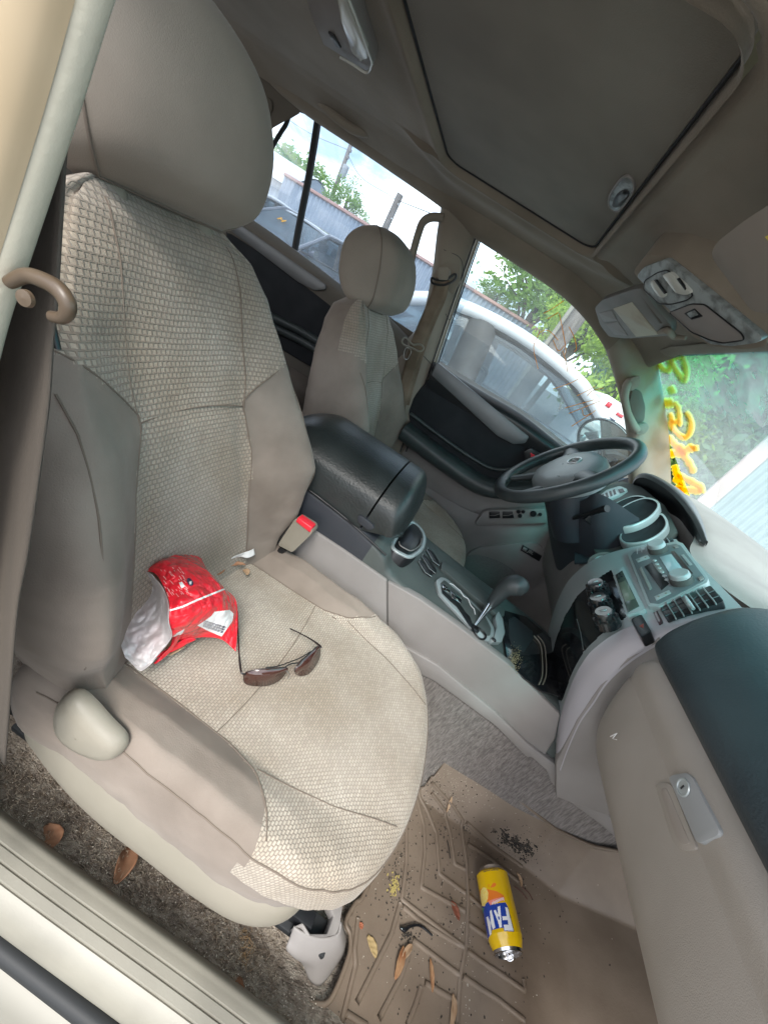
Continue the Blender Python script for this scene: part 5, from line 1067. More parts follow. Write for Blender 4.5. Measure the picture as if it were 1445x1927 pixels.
for r in ribs:
    pts=[mpos(c6(*q)) for q in r]; q=[]
    for a,b in zip(pts[:-1],pts[1:]):
        q+= [a+(b-a)*t for t in np.linspace(0,1,10,endpoint=False)]
    q.append(pts[-1]); q=[A3(p[0],p[1],mz(p[0],p[1])+.0002) for p in q]
    g.add(*tubeVF(q,.0046,8,flat=.75,up=(0,0,1)))
g.obj('mat_ribs',M_['matr'],mo,sharp=None)
tube('mat_edge',[p+A3(0,0,.002) for p in [mpos(q) for q in ol[2:13]]],.004,M_['matr'],mo,n=80,seg=8)
lipx=np.linspace(.36,1.02,40); tube('mat_edge',[A3(x,np.interp(x,[.3,.45,.6,.75,1.0],[.665,.664,.655,.648,.64]),mz(x,np.interp(x,[.3,.45,.6,.75,1.0],[.665,.664,.655,.648,.64]))+.002) for x in lipx],.004,M_['matr'],mo,seg=8)
# dirt on the mat: crumbs that nobody could count
g=GM()
def crumb(cx,cy,sx,sy,n,r0=.0006,r1=.0022):
    for _ in range(n):
        p=mpos(c6(random.gauss(cx,sx),random.gauss(cy,sy))); r=random.uniform(r0,r1)
        V,F=boxVF(A3(p[0],p[1],mz(p[0],p[1])+r*.3),(r*random.uniform(.7,1.8),r,r*.6),np.array([[math.cos(a:=random.random()*6),math.sin(a),0],[-math.sin(a),math.cos(a),0],[0,0,1]])); g.add(V,F)

for _ in range(46):
    t=random.random(); cx_=1120+130*t+random.gauss(0,16); cy_=462+60*t+random.gauss(0,14); n_=random.choice([4,8,14,26]); crumb(cx_,cy_,2+n_*.35,2+n_*.25,n_,.0005,.0032)
crumb(1190,495,60,40,160,.0004,.0013); crumb(880,330,60,50,120); crumb(735,580,22,110,150); crumb(700,650,40,60,60); crumb(1150,650,120,110,70); crumb(900,800,200,200,260); crumb(980,430,15,15,30); crumb(760,850,16,10,60,.0008,.002); crumb(900,480,60,100,80)
o=g.obj('mat_dirt',M_['dirt'],None,smooth=False); tag(o,kind='stuff')
g=GM(); crumb(950,250,110,70,500,.0004,.0011); crumb(900,700,250,250,240,.0004,.0011); crumb(985,900,12,200,90,.0005,.0013)
o=g.obj('mat_grit',mat('pale_grit',(.62,.58,.5),.7),None,smooth=False); tag(o,kind='stuff')
g=GM(); crumb(705,650,10,22,60,.0012,.003)
o=g.obj('mat_pollen',mat('yellow_pollen',(.42,.34,.12),.9),None,smooth=False); tag(o,kind='stuff')
# ------------------------------------------------------------------ carpet fibres and grit
g=GM(); g2_=GM()
for k in range(7600):
    x=random.uniform(-.42,.33); y=random.uniform(.178,.30) if random.random()<.9 else random.uniform(.3,.5)
    if x>.24 and y>.2: continue
    if random.random()>np.interp(x,[-.42,-.2,.3],[.35,.8,1]): continue
    z=fz(x,y)+.003; a=random.random()*6.28; L_=random.uniform(.002,.008); b=a+random.uniform(-1.3,1.3)
    p0=A3(x,y,z); p1=p0+A3(math.cos(a)*L_*.5,math.sin(a)*L_*.5,random.uniform(.001,.006)); p2=p1+A3(math.cos(b)*L_*.5,math.sin(b)*L_*.5,random.uniform(-.004,.003))
    (g if k%3 else g2_).add(*tubeVF([p0,p1,p2],random.uniform(.00018,.00034),3,caps=False))
o=g.obj('carpet_fibres',M_['lint'],None); tag(o,kind='stuff'); o=g2_.obj('carpet_fibres',mat('brown_carpet_lint',(.16,.11,.07),.9),None); tag(o,kind='stuff')
g=GM()
for k in range(1100):
    x=random.uniform(-.4,.32); y=random.uniform(.17,.30); r=random.uniform(.0005,.0015); g.add(*boxVF(A3(x,y,fz(x,y)+.003),(r,r,r)))
o=g.obj('carpet_grit',mat('white_grit',(.6,.55,.47),.8),None,smooth=False); tag(o,kind='stuff')
# ------------------------------------------------------------------ drinks can
CR=.033; CL=.122
ca=mpos((934,1640)); cb=mpos((966,1795)); ca=A3(ca[0],ca[1],0); cb=A3(cb[0],cb[1],0)
p_a=P(924,1640,z=mz(ca[0],ca[1])+CR); p_b=P(955,1790,z=mz(cb[0],cb[1])+CR)
ax=nrm(p_b-p_a); cen=(p_a+p_b)/2; p_a=cen-ax*CL/2
can=thing('drink_can','yellow pineapple soda can lying on its side on the brown mat','drink can',tuple(cen),None)
tocam=nrm(np.cross(ax,np.cross(CAM-cen,ax))); side=nrm(np.cross(ax,tocam))
side=side if (side@A3(_Y[0]*0+1,0,0))>-9 else side
# label coordinates: U = arc from the line facing the camera (positive to the picture's right), V = distance from the base end
right=np.array([_X[0]*0,0,0]); rr1=_r; right=np.array([_r[0],_r[1],_r[2]]); side=side if side@right>0 else -side
def canp(u,v,off=0):
    rv=np.interp(v,[0,.003,.010,.100,.108,.117,.122],[.024,.026,.033,.033,.031,.0275,.0265]); a=u/CR
    return p_a+ax*v+(tocam*math.cos(a)+side*math.sin(a))*(rv+off)
NU,NV=360,260
us=np.linspace(-math.pi*CR,math.pi*CR,NU,endpoint=False); vs=np.linspace(0,.122,NV)
V=np.array([[canp(u,v) for v in vs] for u in us])
def cz8(x,y):   # pixel of the zoomed crop -> label coordinates
    # crop scale 8.03: axis from (490,210) to (790,1560) ; half width ~ 250
    a0=np.array([520,215.]); a1=np.array([790,1545.]); d=a1-a0; L_=np.linalg.norm(d); d/=L_; nvec=np.array([-d[1],d[0]])
    q=np.array([x,y])-a0; v=(q@d)/L_*.122; hw=np.interp(v,[0,.10,.122],[240,272,215]); s=-(q@nvec)/hw; s=max(-.999,min(.999,s)); return (math.asin(s)*CR,v)
polys=[('blue',[(360,880),(440,890),(520,850),(600,900),(770,850),(800,900),(895,1275),(750,1300),(735,1250),(640,1270),(560,1280),(545,1340),(470,1395),(440,1330),(400,1180),(375,1010)]),
 ('navy',[(800,905),(812,925),(900,1275),(888,1280)]),
 ('orange',[(350,790),(360,650),(400,615),(470,640),(520,665),(640,690),(745,740),(760,820),(690,850),(540,905),(500,850),(470,800),(430,850),(380,900)]),
 ('pinkp',[(510,850),(680,790),(740,770),(748,820),(700,845),(540,915)]),
 ('pine',[(380,650),(430,612),(480,640),(510,720),(500,810),(450,910),(400,880),(365,800)]),
 ('green',[(355,890),(400,900),(440,930),(410,1010),(380,1000),(362,950)]),
 ('orange',[(540,635),(570,570),(600,548),(630,565),(625,600),(590,630)]),('orange',[(508,580),(522,575),(520,630),(512,635)]),
 ('white',[(765,928),(803,925),(888,1268),(830,1280)]),('white',[(742,1205),(865,1185),(888,1268),(752,1288)]),('white',[(720,1082),(820,1062),(835,1118),(728,1138)]),
 ('white',[(590,1000),(620,985),(660,1060),(650,940),(690,920),(715,1240),(680,1255),(655,1160)]),('blue',[(655,1090),(680,1085),(685,1140),(665,1130)]),
 ('white',[(470,1080),(500,1070),(545,1190),(530,1000),(560,985),(615,1250),(575,1275),(535,1160),(550,1330),(520,1350)]),('white',[(385,1105),(410,1085),(480,1360),(465,1375)]),('white',[(395,1230),(385,1200),(440,1180),(445,1200)])]
fontk={'white':0}
cols=['yellow','blue','navy','orange','pinkp','pine','green','white','alu']; PL_=[(c,[cz8(*p) for p in pp_]) for c,pp_ in polys]
vv_,ff=gridVF(V,True,False); mi=[]
for f in ff:
    i,j=f[0]//NV,f[0]%NV; u,v=us[i]+us[1]*0+.5*(us[1]-us[0]),vs[j]; c='yellow'
    if v<.006 or v>.1175: c='alu'
    elif abs(u)<.05:
        for nm,pp_ in PL_:
            if inside(pp_,u,v): c=nm
    mi.append(cols.index(c))
flipc=np.cross(V[1,5]-V[0,5],V[0,6]-V[0,5])@(V[0,5]-cen)<0
if flipc: ff=[tuple(reversed(f)) for f in ff]
co=mk('can_body',vv_,ff,M_['yellow'],can)
for c in cols[1:]: co.data.materials.append(M_[c])
co.data.polygons.foreach_set('material_index',mi)
vt,ft=textVF('pineapple',.0075,.0002); w_=max(v[0] for v in vt)
# small printed words run round the can; they read from the other end, as in the photo
def cantext(s,u0,v0,h,mt,nm,bold=.0001,slope=0):
    vt,ft=textVF(s,h,bold); return mk(nm,[canp(u0-x,v0-y+slope*x,.00025) for x,y,z in vt],ft,mt,co,smooth=False)
a=cz8(735,815); cantext('pineapple',a[0]+.002,a[1],.0068,M_['white'],'can_word',.0001,slope=.22)
a=cz8(655,330); cantext('NATURALLY FLAVORED',a[0],a[1],.0030,M_['navy'],'can_small_print',slope=.0); a=cz8(650,300); cantext('CAFFEINE FREE 100% SODA',a[0],a[1]-.0008,.0028,M_['navy'],'can_small_print')
lathe('can_top',[(.0255,0),(.0262,.0015),(.0255,.0022),(.0245,.001),(.0235,-.003),(0,-.003)],p_a+ax*.1215,ax,M_['alu'],can,40)
lathe('can_base',[(.0235,.0),(.0225,-.0015),(.0205,.001),(.012,.008),(0,.0095)],p_a,ax,M_['alu'],can,40)
u1=side; tb=p_a+ax*.1205
tube('pull_tab',[tb+tocam*.004+u1*.002,tb+ax*.006+tocam*.002+u1*.006,tb+ax*.0085+u1*.0065+tocam*.001,tb+ax*.0100+u1*.001,tb+ax*.0085-u1*.004+tocam*.001,tb+ax*.006-u1*.003+tocam*.002],.0014,M_['alu'],can,seg=8,closed=True,n=30)
mk('tab_plate',*boxVF(tb+ax*.002+tocam*.006,(.010,.016,.0015),np.array([u1,tocam,ax]),.0005),M_['alu'],can,sharp=40)
# ------------------------------------------------------------------ red snack bag on the cushion
bag=thing('snack_bag','open crumpled red snack bag with a silvery inside and a bar code','snack bag',tuple(P(340,1150,z=.36)))
def cb6(x,y): return (220+x*.1661,1020+y*.1661)
def wob(p,i,j,s=.003): return p+A3(math.sin(i*1.7+j*2.3),math.sin(i*2.9-j*1.1),math.cos(i*1.3+j*3.1))*s
bh=[ # rows from the opening edge to the sealed far end: (pixel in the zoomed crop, height)
 [((250,330),.437),((420,350),.452),((520,480),.460),((590,650),.462),((600,780),.458),((590,900),.445),((620,1070),.412),((640,1060),.385)],
 [((330,290),.442),((480,290),.462),((620,400),.468),((700,560),.470),((740,720),.466),((730,880),.452),((740,1000),.420),((650,1120),.372)],
 [((430,200),.440),((560,210),.462),((720,330),.470),((830,480),.470),((900,620),.468),((880,800),.458),((860,960),.420),((820,1100),.372)],
 [((530,145),.425),((680,160),.450),((830,260),.462),((960,380),.462),((1050,560),.460),((1080,740),.448),((1060,880),.420),((1010,1080),.372)],
 [((700,130),.410),((800,135),.430),((930,240),.445),((1080,380),.448),((1190,530),.445),((1240,740),.430),((1250,890),.405),((1200,1110),.368)],
 [((850,130),.395),((930,130),.405),((1010,290),.415),((1130,430),.415),((1230,530),.415),((1350,660),.405),((1370,900),.385),((1350,1240),.352)]]
def crumple(A,amp,sc,seed):
    A=np.array(A); nu,nv=A.shape[:2]
    for i in range(nu):
        for j in range(nv):
            p=A[i,j]; e=min(1,min(i,nu-1-i)/6+.25); d=0
            for k,(f,w_) in enumerate(((22,1),(48,.55),(100,.3))):
                v=mnoise.noise(Vector((p[0]*f*sc+seed*3.1,p[1]*f*sc-seed,p[2]*f*sc*.6+k*7))); d+=(abs(v)*2-.5)*w_
            A[i,j]=p+tc_*d*amp*e
    return A
tc_=nrm(CAM-P(340,1150,z=.4))
A=smoothgrid([[P(*cb6(*q),z=z) for q,z in r] for r in bh],150,170); A0=A.copy(); A=crumple(A,.0055,1.0,3)
v,f=gridVF(A); RB=M_['red']; bo=mk('bag_outside',v,f,RB,bag,uv=gridUV(A)); m=bo.modifiers.new('s','SOLIDIFY'); m.thickness=.0006
# printed marks on the bag laid onto the film by pixel lookup
pix=np.array([[ (lambda c:(c[0],c[1]))(0 or ( (lambda q:(FPX*(q@_Xc)/(q@_Zc)+PP[0],FPX*(q@_Yc)/(q@_Zc)+PP[1]))(0) if False else (0,0))) ] for _ in range(1)]) if False else None
def topix(p):
    q=np.array(p)-CAM; c=q[0]*_X+q[1]*_Y+q[2]*_Z; return PP+FPX*c[:2]/c[2]
marks=[('white',[(600,765),(740,725),(900,650),(1100,570),(1225,522),(1230,538),(1105,590),(905,672),(745,745),(603,785)]),
 ('white',[(915,945),(1000,890),(1070,840),(1110,790),(1280,770),(1325,810),(1310,900),(1190,1070),(1040,1010)]),
 ('white',[(625,1080),(690,1030),(770,985),(750,1030),(690,1080),(620,1140)]),
 ('navy',[(790,430),(810,405),(840,415),(870,455),(865,490),(840,500),(810,480)]),('white',[(820,450),(850,440),(845,480),(825,480)]),
 ('white',[(705,460),(740,450),(775,500),(735,525)])]
for k in range(6): marks.append(('navy',[(975+k*9+10,895+k*7),(1010+k*9,880+k*7),(1230-k*4,925+k*17),(1200,930+k*16)] if False else [(985-k*2,893+k*13),(988-k*2,887+k*13),(1240-k*8,960+k*13),(1238-k*8,(967 if k%2 else 971)+k*13)]))
for k in range(0): marks.append(('navy',[(1160+k*16,850-k*10),(1172+k*16,845-k*10),(1270+k*8,850-k*22),(1268+k*8,858-k*22)]))
rnd=random.Random(5)
for k in range(46):
    t=rnd.random(); s_=rnd.random(); x=490+t*240+s_*70; y=300+s_*300-t*30; l_=rnd.uniform(15,45); marks.append(('pinkw',[(x,y),(x+6,y-4),(x+6+l_*.75,y+l_*.8),(x+l_*.75,y+l_*.86)]))
pm=mat('faded_pink_print',(.75,.35,.36),.4); names=['red','white','navy','pinkw']; bo.data.materials.append(M_['white']); bo.data.materials.append(M_['navy']); bo.data.materials.append(pm)
def paint(obj,A,marks,names,inv,n=3):
    """material per face by its place in the zoomed crop of the photograph; A = grid, finer copy keeps edges clean"""
    V,F=gridVF(A); mi=[]
    bb=[(nm,pp_,min(p[0] for p in pp_),max(p[0] for p in pp_),min(p[1] for p in pp_),max(p[1] for p in pp_)) for nm,pp_ in marks]
    for f in F:
        c=topix((V[f[0]]+V[f[2]])/2); x,y=inv(c); k=0
        for nm,pp_,x0,x1,y0,y1 in bb:
            if x0<=x<=x1 and y0<=y<=y1 and inside(pp_,x,y): k=names.index(nm)
        mi.append(k)
    obj.data.polygons.foreach_set('material_index',mi)
bag_me=bo
# finer film so the print keeps sharp edges
Af=np.stack([crs(A[:,j],260) for j in range(A.shape[1])],1); Af=np.array([crs(r,330) for r in Af])
old=bo; v,f=gridVF(Af); mats=list(bo.data.materials); bpy.data.objects.remove(old)
bo=mk('bag_outside',v,f,None,bag)
for m_ in mats: bo.data.materials.append(m_)
paint(bo,Af,marks,names,lambda c:((c[0]-220)/.1661,(c[1]-1020)/.1661))
bi=[ # inside film: from the dark mouth to the torn pale flap hanging over the bolster
 [((395,365),.448),((330,340),.436),((230,335),.425),((150,360),.410),((95,440),.395)],
 [((520,520),.452),((400,470),.415),((280,430),.405),((160,470),.395),((70,640),.385)],
 [((585,700),.452),((450,640),.405),((300,620),.392),((160,660),.388),((45,860),.380)],
 [((588,900),.440),((470,860),.398),((320,860),.385),((170,900),.380),((35,1110),.372)],
 [((625,1060),.408),((520,1050),.392),((360,1070),.380),((210,1110),.374),((85,1285),.368)],
 [((560,1180),.385),((480,1240),.378),((380,1280),.374),((280,1300),.370),((130,1340),.366)],
 [((480,1260),.372),((430,1340),.368),((370,1400),.366),((290,1455),.365),((240,1450),.364)]]
A=smoothgrid([[P(*cb6(*q),z=z+.010) for q,z in r] for r in bi],130,120); A=crumple(A,.006,1.0,9)
v,f=gridVF(A); b2_=mk('bag_inside',v,f,M_['bagin'],bag); m=b2_.modifiers.new('s','SOLIDIFY'); m.thickness=.0005
A=smoothgrid([[P(*cb6(*q),z=z) for q,z in r] for r in [[((560,1290),.366),((500,1250),.368),((420,1330),.366)],[((720,1120),.368),((800,1090),.372),((660,1230),.362)],[((800,1100),.37),((900,1100),.37),((810,1150),.362)]]],16,12); v,f=gridVF(A); mk('bag_underside',v,f,M_['red'],bag)
rows=[[P(*cb6(*q),z=z) for q,z in r] for r in [[((640,1060),.395),((690,1030),.41),((770,985),.42)],[((600,1180),.375),((650,1140),.385),((720,1080),.39)],[((480,1310),.366),((520,1290),.368),((620,1230),.368)],[((420,1370),.364),((440,1380),.364),((500,1340),.364)]]]
surf('bag_fold',rows,M_['red'],bag,nu=20,nv=10)
# ------------------------------------------------------------------ sunglasses
sg=thing('sunglasses','brown-lensed metal sunglasses lying open on the woven seat cushion','sunglasses',tuple(P(525,1255,z=.36)))
GZ=lambda x,y,z:P(x,y,z=z)
l1=[(459,1276,.352),(463,1266,.362),(485,1260,.372),(520,1257,.376),(540,1257,.376),(538,1266,.366),(525,1280,.354),(505,1289,.346),(480,1290,.345),(463,1286,.347)]
l2=[(555,1262,.370),(562,1248,.378),(582,1230,.380),(598,1216,.378),(602,1222,.370),(600,1240,.360),(588,1260,.351),(575,1270,.348),(560,1270,.352)]
for L_ in (l1,l2):
    q=crs([GZ(*p) for p in L_],40,True); c=q.mean(0); V=[c+tocam*0+nrm(CAM-c)*.0015]+list(q); lo=mk('lens',V,[(0,1+j,1+(j+1)%40) for j in range(40)],M_['lens'],sg,smooth=True); m=lo.modifiers.new('s','SOLIDIFY'); m.thickness=.0015
    tube('lens_rim',q,.0009,M_['gun'],lo,seg=8,closed=True)
tube('bridge',[GZ(535,1256,.378),GZ(546,1250,.381),GZ(556,1248,.381),GZ(562,1247,.379)],.0011,M_['gun'],sg,n=16,seg=8)
tube('bridge',[GZ(500,1257,.377),GZ(525,1253,.379),GZ(550,1244,.382),GZ(565,1238,.382),GZ(585,1226,.381)],.0009,M_['gun'],sg,n=20,seg=8)
tube('nose_pad',[GZ(541,1264,.37),GZ(545,1270,.362),GZ(543,1276,.356)],.0010,M_['steel'],sg,n=10,seg=6); tube('nose_pad',[GZ(557,1258,.372),GZ(555,1266,.364)],.0010,M_['steel'],sg,seg=6)
tube('temple_arm',[GZ(462,1269,.363),GZ(455,1266,.366),GZ(452,1250,.366),GZ(450,1225,.364),GZ(448,1180,.358),GZ(447,1150,.356)],[.0014,.0014,.0017,.0012,.001,.001],M_['gun'],sg,n=30,seg=8)
tube('temple_arm',[GZ(601,1218,.376),GZ(604,1218,.376),GZ(598,1212,.374),GZ(585,1203,.37),GZ(565,1192,.364),GZ(546,1183,.358)],[.0014,.0018,.0018,.0013,.001,.0012],M_['gun'],sg,n=30,seg=8)
# loose temple tip on the mat
tt=thing('broken_temple','small black curved temple tip broken off sunglasses lying on the ribbed mat','spectacle arm',tuple(mpos((780,1750))))
q=[mpos(c6(*p))+A3(0,0,.006) for p in [(722,820),(738,828),(760,815),(790,810),(815,822),(846,850)]]
tube('temple_tip',q,[.0022,.0042,.0026,.0022,.0022,.0016],M_['gloss'],tt,n=30,seg=10)
# ------------------------------------------------------------------ leaves, husks and paper scraps
def leaf(label,L_,mt,curl=.01,zoff=.004,zf=None,cat='leaf',grp=None,name='dry_leaf'):
    """L_: centre line pixels + half width in metres; the blade is cupped along its length"""
    pts=[]
    for (x,y) in L_[0]:
        if zf=='mat': p=mpos((x,y)); p=A3(p[0],p[1],mz(p[0],p[1])+zoff)
        elif zf=='carpet':
            z_=.01
            for _ in range(12): p=P(x,y,z=z_); z_=.5*z_+.5*(fz(p[0],p[1])+zoff)
        else: p=P(x,y,z=zf)
        pts.append(p)
    q=crs(pts,18); w_=L_[1]; rows=[]
    for i in range(18):
        t=i/17; tn=nrm(q[min(i+1,17)]-q[max(i-1,0)]); sd_=nrm(np.cross(tn,(0,0,1))); h=w_*math.sin(math.pi*min(1,t*.92+.05))**.7; up_=A3(0,0,1)
        rows.append([q[i]+sd_*h*s+up_*(curl*abs(s)**1.5*math.sin(math.pi*t)+.0005*math.sin(i*1.3+s*4)) for s in np.linspace(-1,1,9)])
    A=np.array(rows); v,f=gridVF(A); o=mk(name,v,f,mt); m=o.modifiers.new('s','SOLIDIFY'); m.thickness=.0007
    return tag(o,label,cat,grp)
LG='dry leaves scattered in the car'
leaf('pointed reddish leaf on the carpet, leftmost beside the sill plate',([(88,1552),(98,1575),(104,1592)],.013),M_['leaf'],.004,.004,'carpet',grp=LG)
leaf('folded brown leaf on the carpet halfway along the sill plate',([(244,1592),(238,1622),(218,1663)],.013),M_['leaf'],.016,.004,'carpet',grp=LG)
leaf('narrow terracotta leaf standing at the front corner of the carpet by the sill',([(453,1838),(445,1875),(440,1905)],.009),M_['leaf'],.010,.006,'carpet',grp=LG)
leaf('large brown leaf tucked under the red bag beside the backrest bolster',([(238,1212),(215,1222),(188,1230)],.014),M_['leafp'],.004,.345,.350,grp=LG)
leaf('pale curled leaf poking out below the mouth of the red bag',([(315,1232),(330,1218),(352,1208)],.010),M_['leafp'],.007,0,.353,grp=LG)
leaf('small orange leaf in the gap between seat and backrest',([(403,1080),(410,1076),(424,1066)],.008),M_['leaf'],.004,0,.352,grp=LG)
leaf('pale nub of dry leaf on the rear of the woven cushion',([(458,1072),(463,1076),(466,1082)],.006),M_['leafp'],.004,0,.348,grp=LG)
leaf('thin brown leaf sliver under the white paper at the seat joint',([(432,1064),(448,1061),(462,1062)],.004),M_['leaf'],.002,0,.353,grp=LG)
leaf('split orange leaf blade on the mat left of the middle rib',([c6(740,890),c6(722,950),c6(705,1020)],.0065),M_['twig'],.006,.004,'mat',grp=LG)
leaf('light orange leaf half lying against the split leaf on the mat',([c6(772,885),c6(748,910),c6(732,945)],.005),M_['leafp'],.005,.004,'mat',grp=LG)
leaf('narrow orange husk on the mat below the split leaf',([c6(842,938),c6(845,1000),c6(850,1070)],.004),M_['twig'],.003,.004,'mat',grp=LG)
leaf('long pale orange husk at the bottom edge of the mat',([c6(930,1075),c6(930,1130),c6(920,1210)],.0055),M_['leafp'],.003,.004,'mat',grp=LG)
leaf('flat yellowish leaf on the left margin of the mat',([c6(600,850),c6(620,890),c6(632,935)],.007),mat('yellowish_leaf',(.36,.26,.12),.7),.001,.003,'mat',grp=LG)
leaf('small orange husk standing near the far rib of the mat',([c6(925,312),c6(912,345),c6(905,372)],.004),M_['leafp'],.005,.005,'mat',grp=LG)
leaf('slim tan husk beside the upper end of the soda can',([c6(1178,605),c6(1188,630),c6(1196,660)],.004),M_['leafp'],.003,.004,'mat',grp=LG)
leaf('dark rusty leaf scrap pressed on the mat left of the can',([c6(925,715),c6(940,750),c6(955,790)],.007),mat('rusty_leaf',(.22,.07,.04),.7),.002,.003,'mat',grp=LG)
leaf('tiny rusty leaf fragment on the left mat margin near the runner cover',([c6(568,798),c6(575,812),c6(580,822)],.004),mat('rusty_scrap',(.3,.1,.05),.7),.001,.003,'mat',grp=LG)
g=GM()
for pts in ([(1168,660),(1185,670),(1205,690),(1218,708)],[(1198,660),(1225,685),(1238,708)]): g.add(*tubeVF(crs([mpos(c6(*p))+A3(0,0,.003) for p in pts],12),.0011,5))
o=g.obj('dry_twig',mat('dark_twig',(.10,.04,.03),.7)); tag(o,'forked dark red twig on the mat right of the soda can','twig')
q=[mpos(c6(*p))+A3(0,0,.003) for p in [(908,480),(915,510),(920,550)]]; o=tube('dry_twig',q,.0011,M_['dirt'],seg=6); tag(o,'short straight black twig on the mat between the upper ribs','twig')
g=GM()
for k in range(34):
    t=random.random(); c=np.array([460+14*t+random.gauss(0,5),1812-62*t+random.gauss(0,7)]); p=P(c[0],c[1],z=.018); p[2]=fz(p[0],p[1])+.004; a=random.random()*6.3
    g.add(*tubeVF([p,p+A3(math.cos(a)*.008,math.sin(a)*.008,.003),p+A3(math.cos(a+1)*.012,math.sin(a+1)*.012,0)],.00035,4))
o=g.obj('moss_tuft',mat('straw',(.34,.22,.11),.9),None); tag(o,kind='stuff')
pr=[[P(*q,z=z) for q,z in r] for r in [[((429,1056),.362),((440,1047),.372)],[((450,1048),.362),((458,1040),.374)],[((466,1050),.364),((470,1036),.376)],[((480,1044),.366),((478,1032),.374)]]]
o=surf('paper_scrap',pr,M_['paper'],nu=14,nv=8); tag(o,'small folded white paper scrap between cushion and backrest','paper scrap'); m=o.modifiers.new('s','SOLIDIFY'); m.thickness=.0006
# ------------------------------------------------------------------ outside: lot, fence, poles, trees, other cars
def gz_(x,y): return -.62+np.interp(y,[4,14,60],[0,.30,.5])
xg=np.concatenate([np.linspace(-400,-30,8),np.linspace(-25,25,26),np.linspace(30,400,8)]); yg=np.concatenate([np.linspace(-400,-10,8),np.linspace(-6,40,24),np.linspace(50,500,8)])
gr=surf('ground',[[(x,y,gz_(x,y)) for y in yg] for x in xg],mat('gravel_lot',(.22,.215,.20),.9,(.32,.31,.29),3,bump=.6,bs=40,dist=.02),raw=True,flip=True); tag(gr,kind='structure')
def corr(name,p0,p1,h,mt,parent,pitch=.18,amp=.03,z0=None,tilt=0):
    p0,p1=A3(*p0),A3(*p1); L_=np.linalg.norm(p1-p0); n=int(L_/pitch)*6; u=(p1-p0)/L_; nn=nrm(np.cross(u,(0,0,1))); rows=[]
    for i in range(n+1):
        t=i/n; a=amp*math.tanh(3*math.sin(i/6*2*math.pi)); q=p0+(p1-p0)*t+nn*a; hh=h+tilt*t; rows.append([q,q+A3(0,0,hh*.5),q+A3(0,0,hh)])
    return surf(name,rows,mt,parent,raw=True)
shedm=mat('blue_grey_metal_sheet',(.19,.235,.30),.45,(.26,.30,.36),1.2,metal=.3)
sh=thing('metal_fence','long blue-grey corrugated metal fence with a rusty cap behind the parked cars','fence',(-4,16,-.3))
corr('sheet_wall',(-10.6,16,-.35),(1.1,15.6,-.35),2.45,shedm,sh,tilt=.15)
tube('fence_cap',[A3(-10.6,15.97,2.12),A3(1.1,15.57,2.27)],.06,mat('rusty_cap',(.25,.14,.12),.7),sh,seg=6)
s2=thing('metal_shed','pale gabled metal shed at the far left behind the cars','shed',(-14,18,-.3))
corr('shed_wall',(-18,17.5,-.3),(-11.3,17.5,-.3),2.2,mat('pale_metal_sheet',(.36,.40,.46),.5,(.42,.46,.5),2,metal=.2),s2,pitch=.25)
surf('shed_roof',[[(-18.2,17.2,1.9),(-11.2,17.2,1.9)],[(-18.2,19.5,2.9),(-11.2,19.5,2.9)],[(-18.2,22,1.9),(-11.2,22,1.9)]],mat('shed_roof_sheet',(.45,.48,.52),.4,metal=.3),s2,nu=12,nv=8)
surf('shed_gable',[[(-11.25,17.5,-.3),(-11.25,17.5,1.9)],[(-11.25,19.5,-.3),(-11.25,19.5,2.85)],[(-11.25,21.8,-.3),(-11.25,21.8,1.9)]],shedm,s2,nu=10,nv=8)
woodm=mat('weathered_pole_wood',(.10,.085,.075),.9,(.17,.15,.135),6,stretch=(6,6,.6))
u1_=thing('utility_pole','distant utility pole with a transformer above the blue fence','utility pole',(-12.8,24,-.2),'utility poles')
tube('pole',[A3(-12.8,24,-.2),A3(-12.95,24,5.5)],[.13,.10],woodm,u1_,seg=10,n=4)
lathe('transformer',[(0,0),(.17,.0),(.17,.55),(.0,.6)],A3(-12.65,23.8,4.0),(0,0,1),mat('transformer_grey',(.22,.24,.26),.5),u1_,14)
for z in (4.9,5.2): mk('insulator',*boxVF(A3(-12.8,23.9,z),(.12,.12,.14),bev=.02),woodm,u1_)
u2_=thing('utility_pole','thick bare wooden post rising right beside the far headrest','utility pole',(-5.5,14,-.2),'utility poles')
tube('pole',[A3(-5.5,14,-.2),A3(-5.51,14,3.16)],[.115,.105],woodm,u2_,seg=12,n=4)
for z in (1.9,2.5,2.9): mk('pole_bolt',*boxVF(A3(-5.4,13.88,z),(.03,.05,.03)),M_['steel'],u2_)
u3_=thing('utility_pole','leaning dark pole with a pale edge in front of the green trees','utility pole',(.47,6.6,-.5),'utility poles')
tube('pole',[A3(.47,6.6,-.5),A3(.49,6.6,4.2)],[.125,.115],woodm,u3_,seg=12,n=4)
tube('pole_conduit',[A3(.33,6.52,-.5),A3(.35,6.52,4.2)],.03,M_['plasl'],u3_,seg=8)
wr=thing('power_line','thin power lines crossing the sky over the fence','power line',(-10,20,4))
tube('wire',[A3(-12.9,24,5.0),A3(-10.3,21,4.05),A3(-7.5,18,3.6),A3(-5.5,14,3.0),A3(-2,10,2.7)],.012,M_['rubber'],wr,n=30,seg=5)
tube('wire',[A3(-12.9,24,5.2),A3(-16,24,4.9),A3(-22,25,5.4)],.012,M_['rubber'],wr,n=20,seg=5)
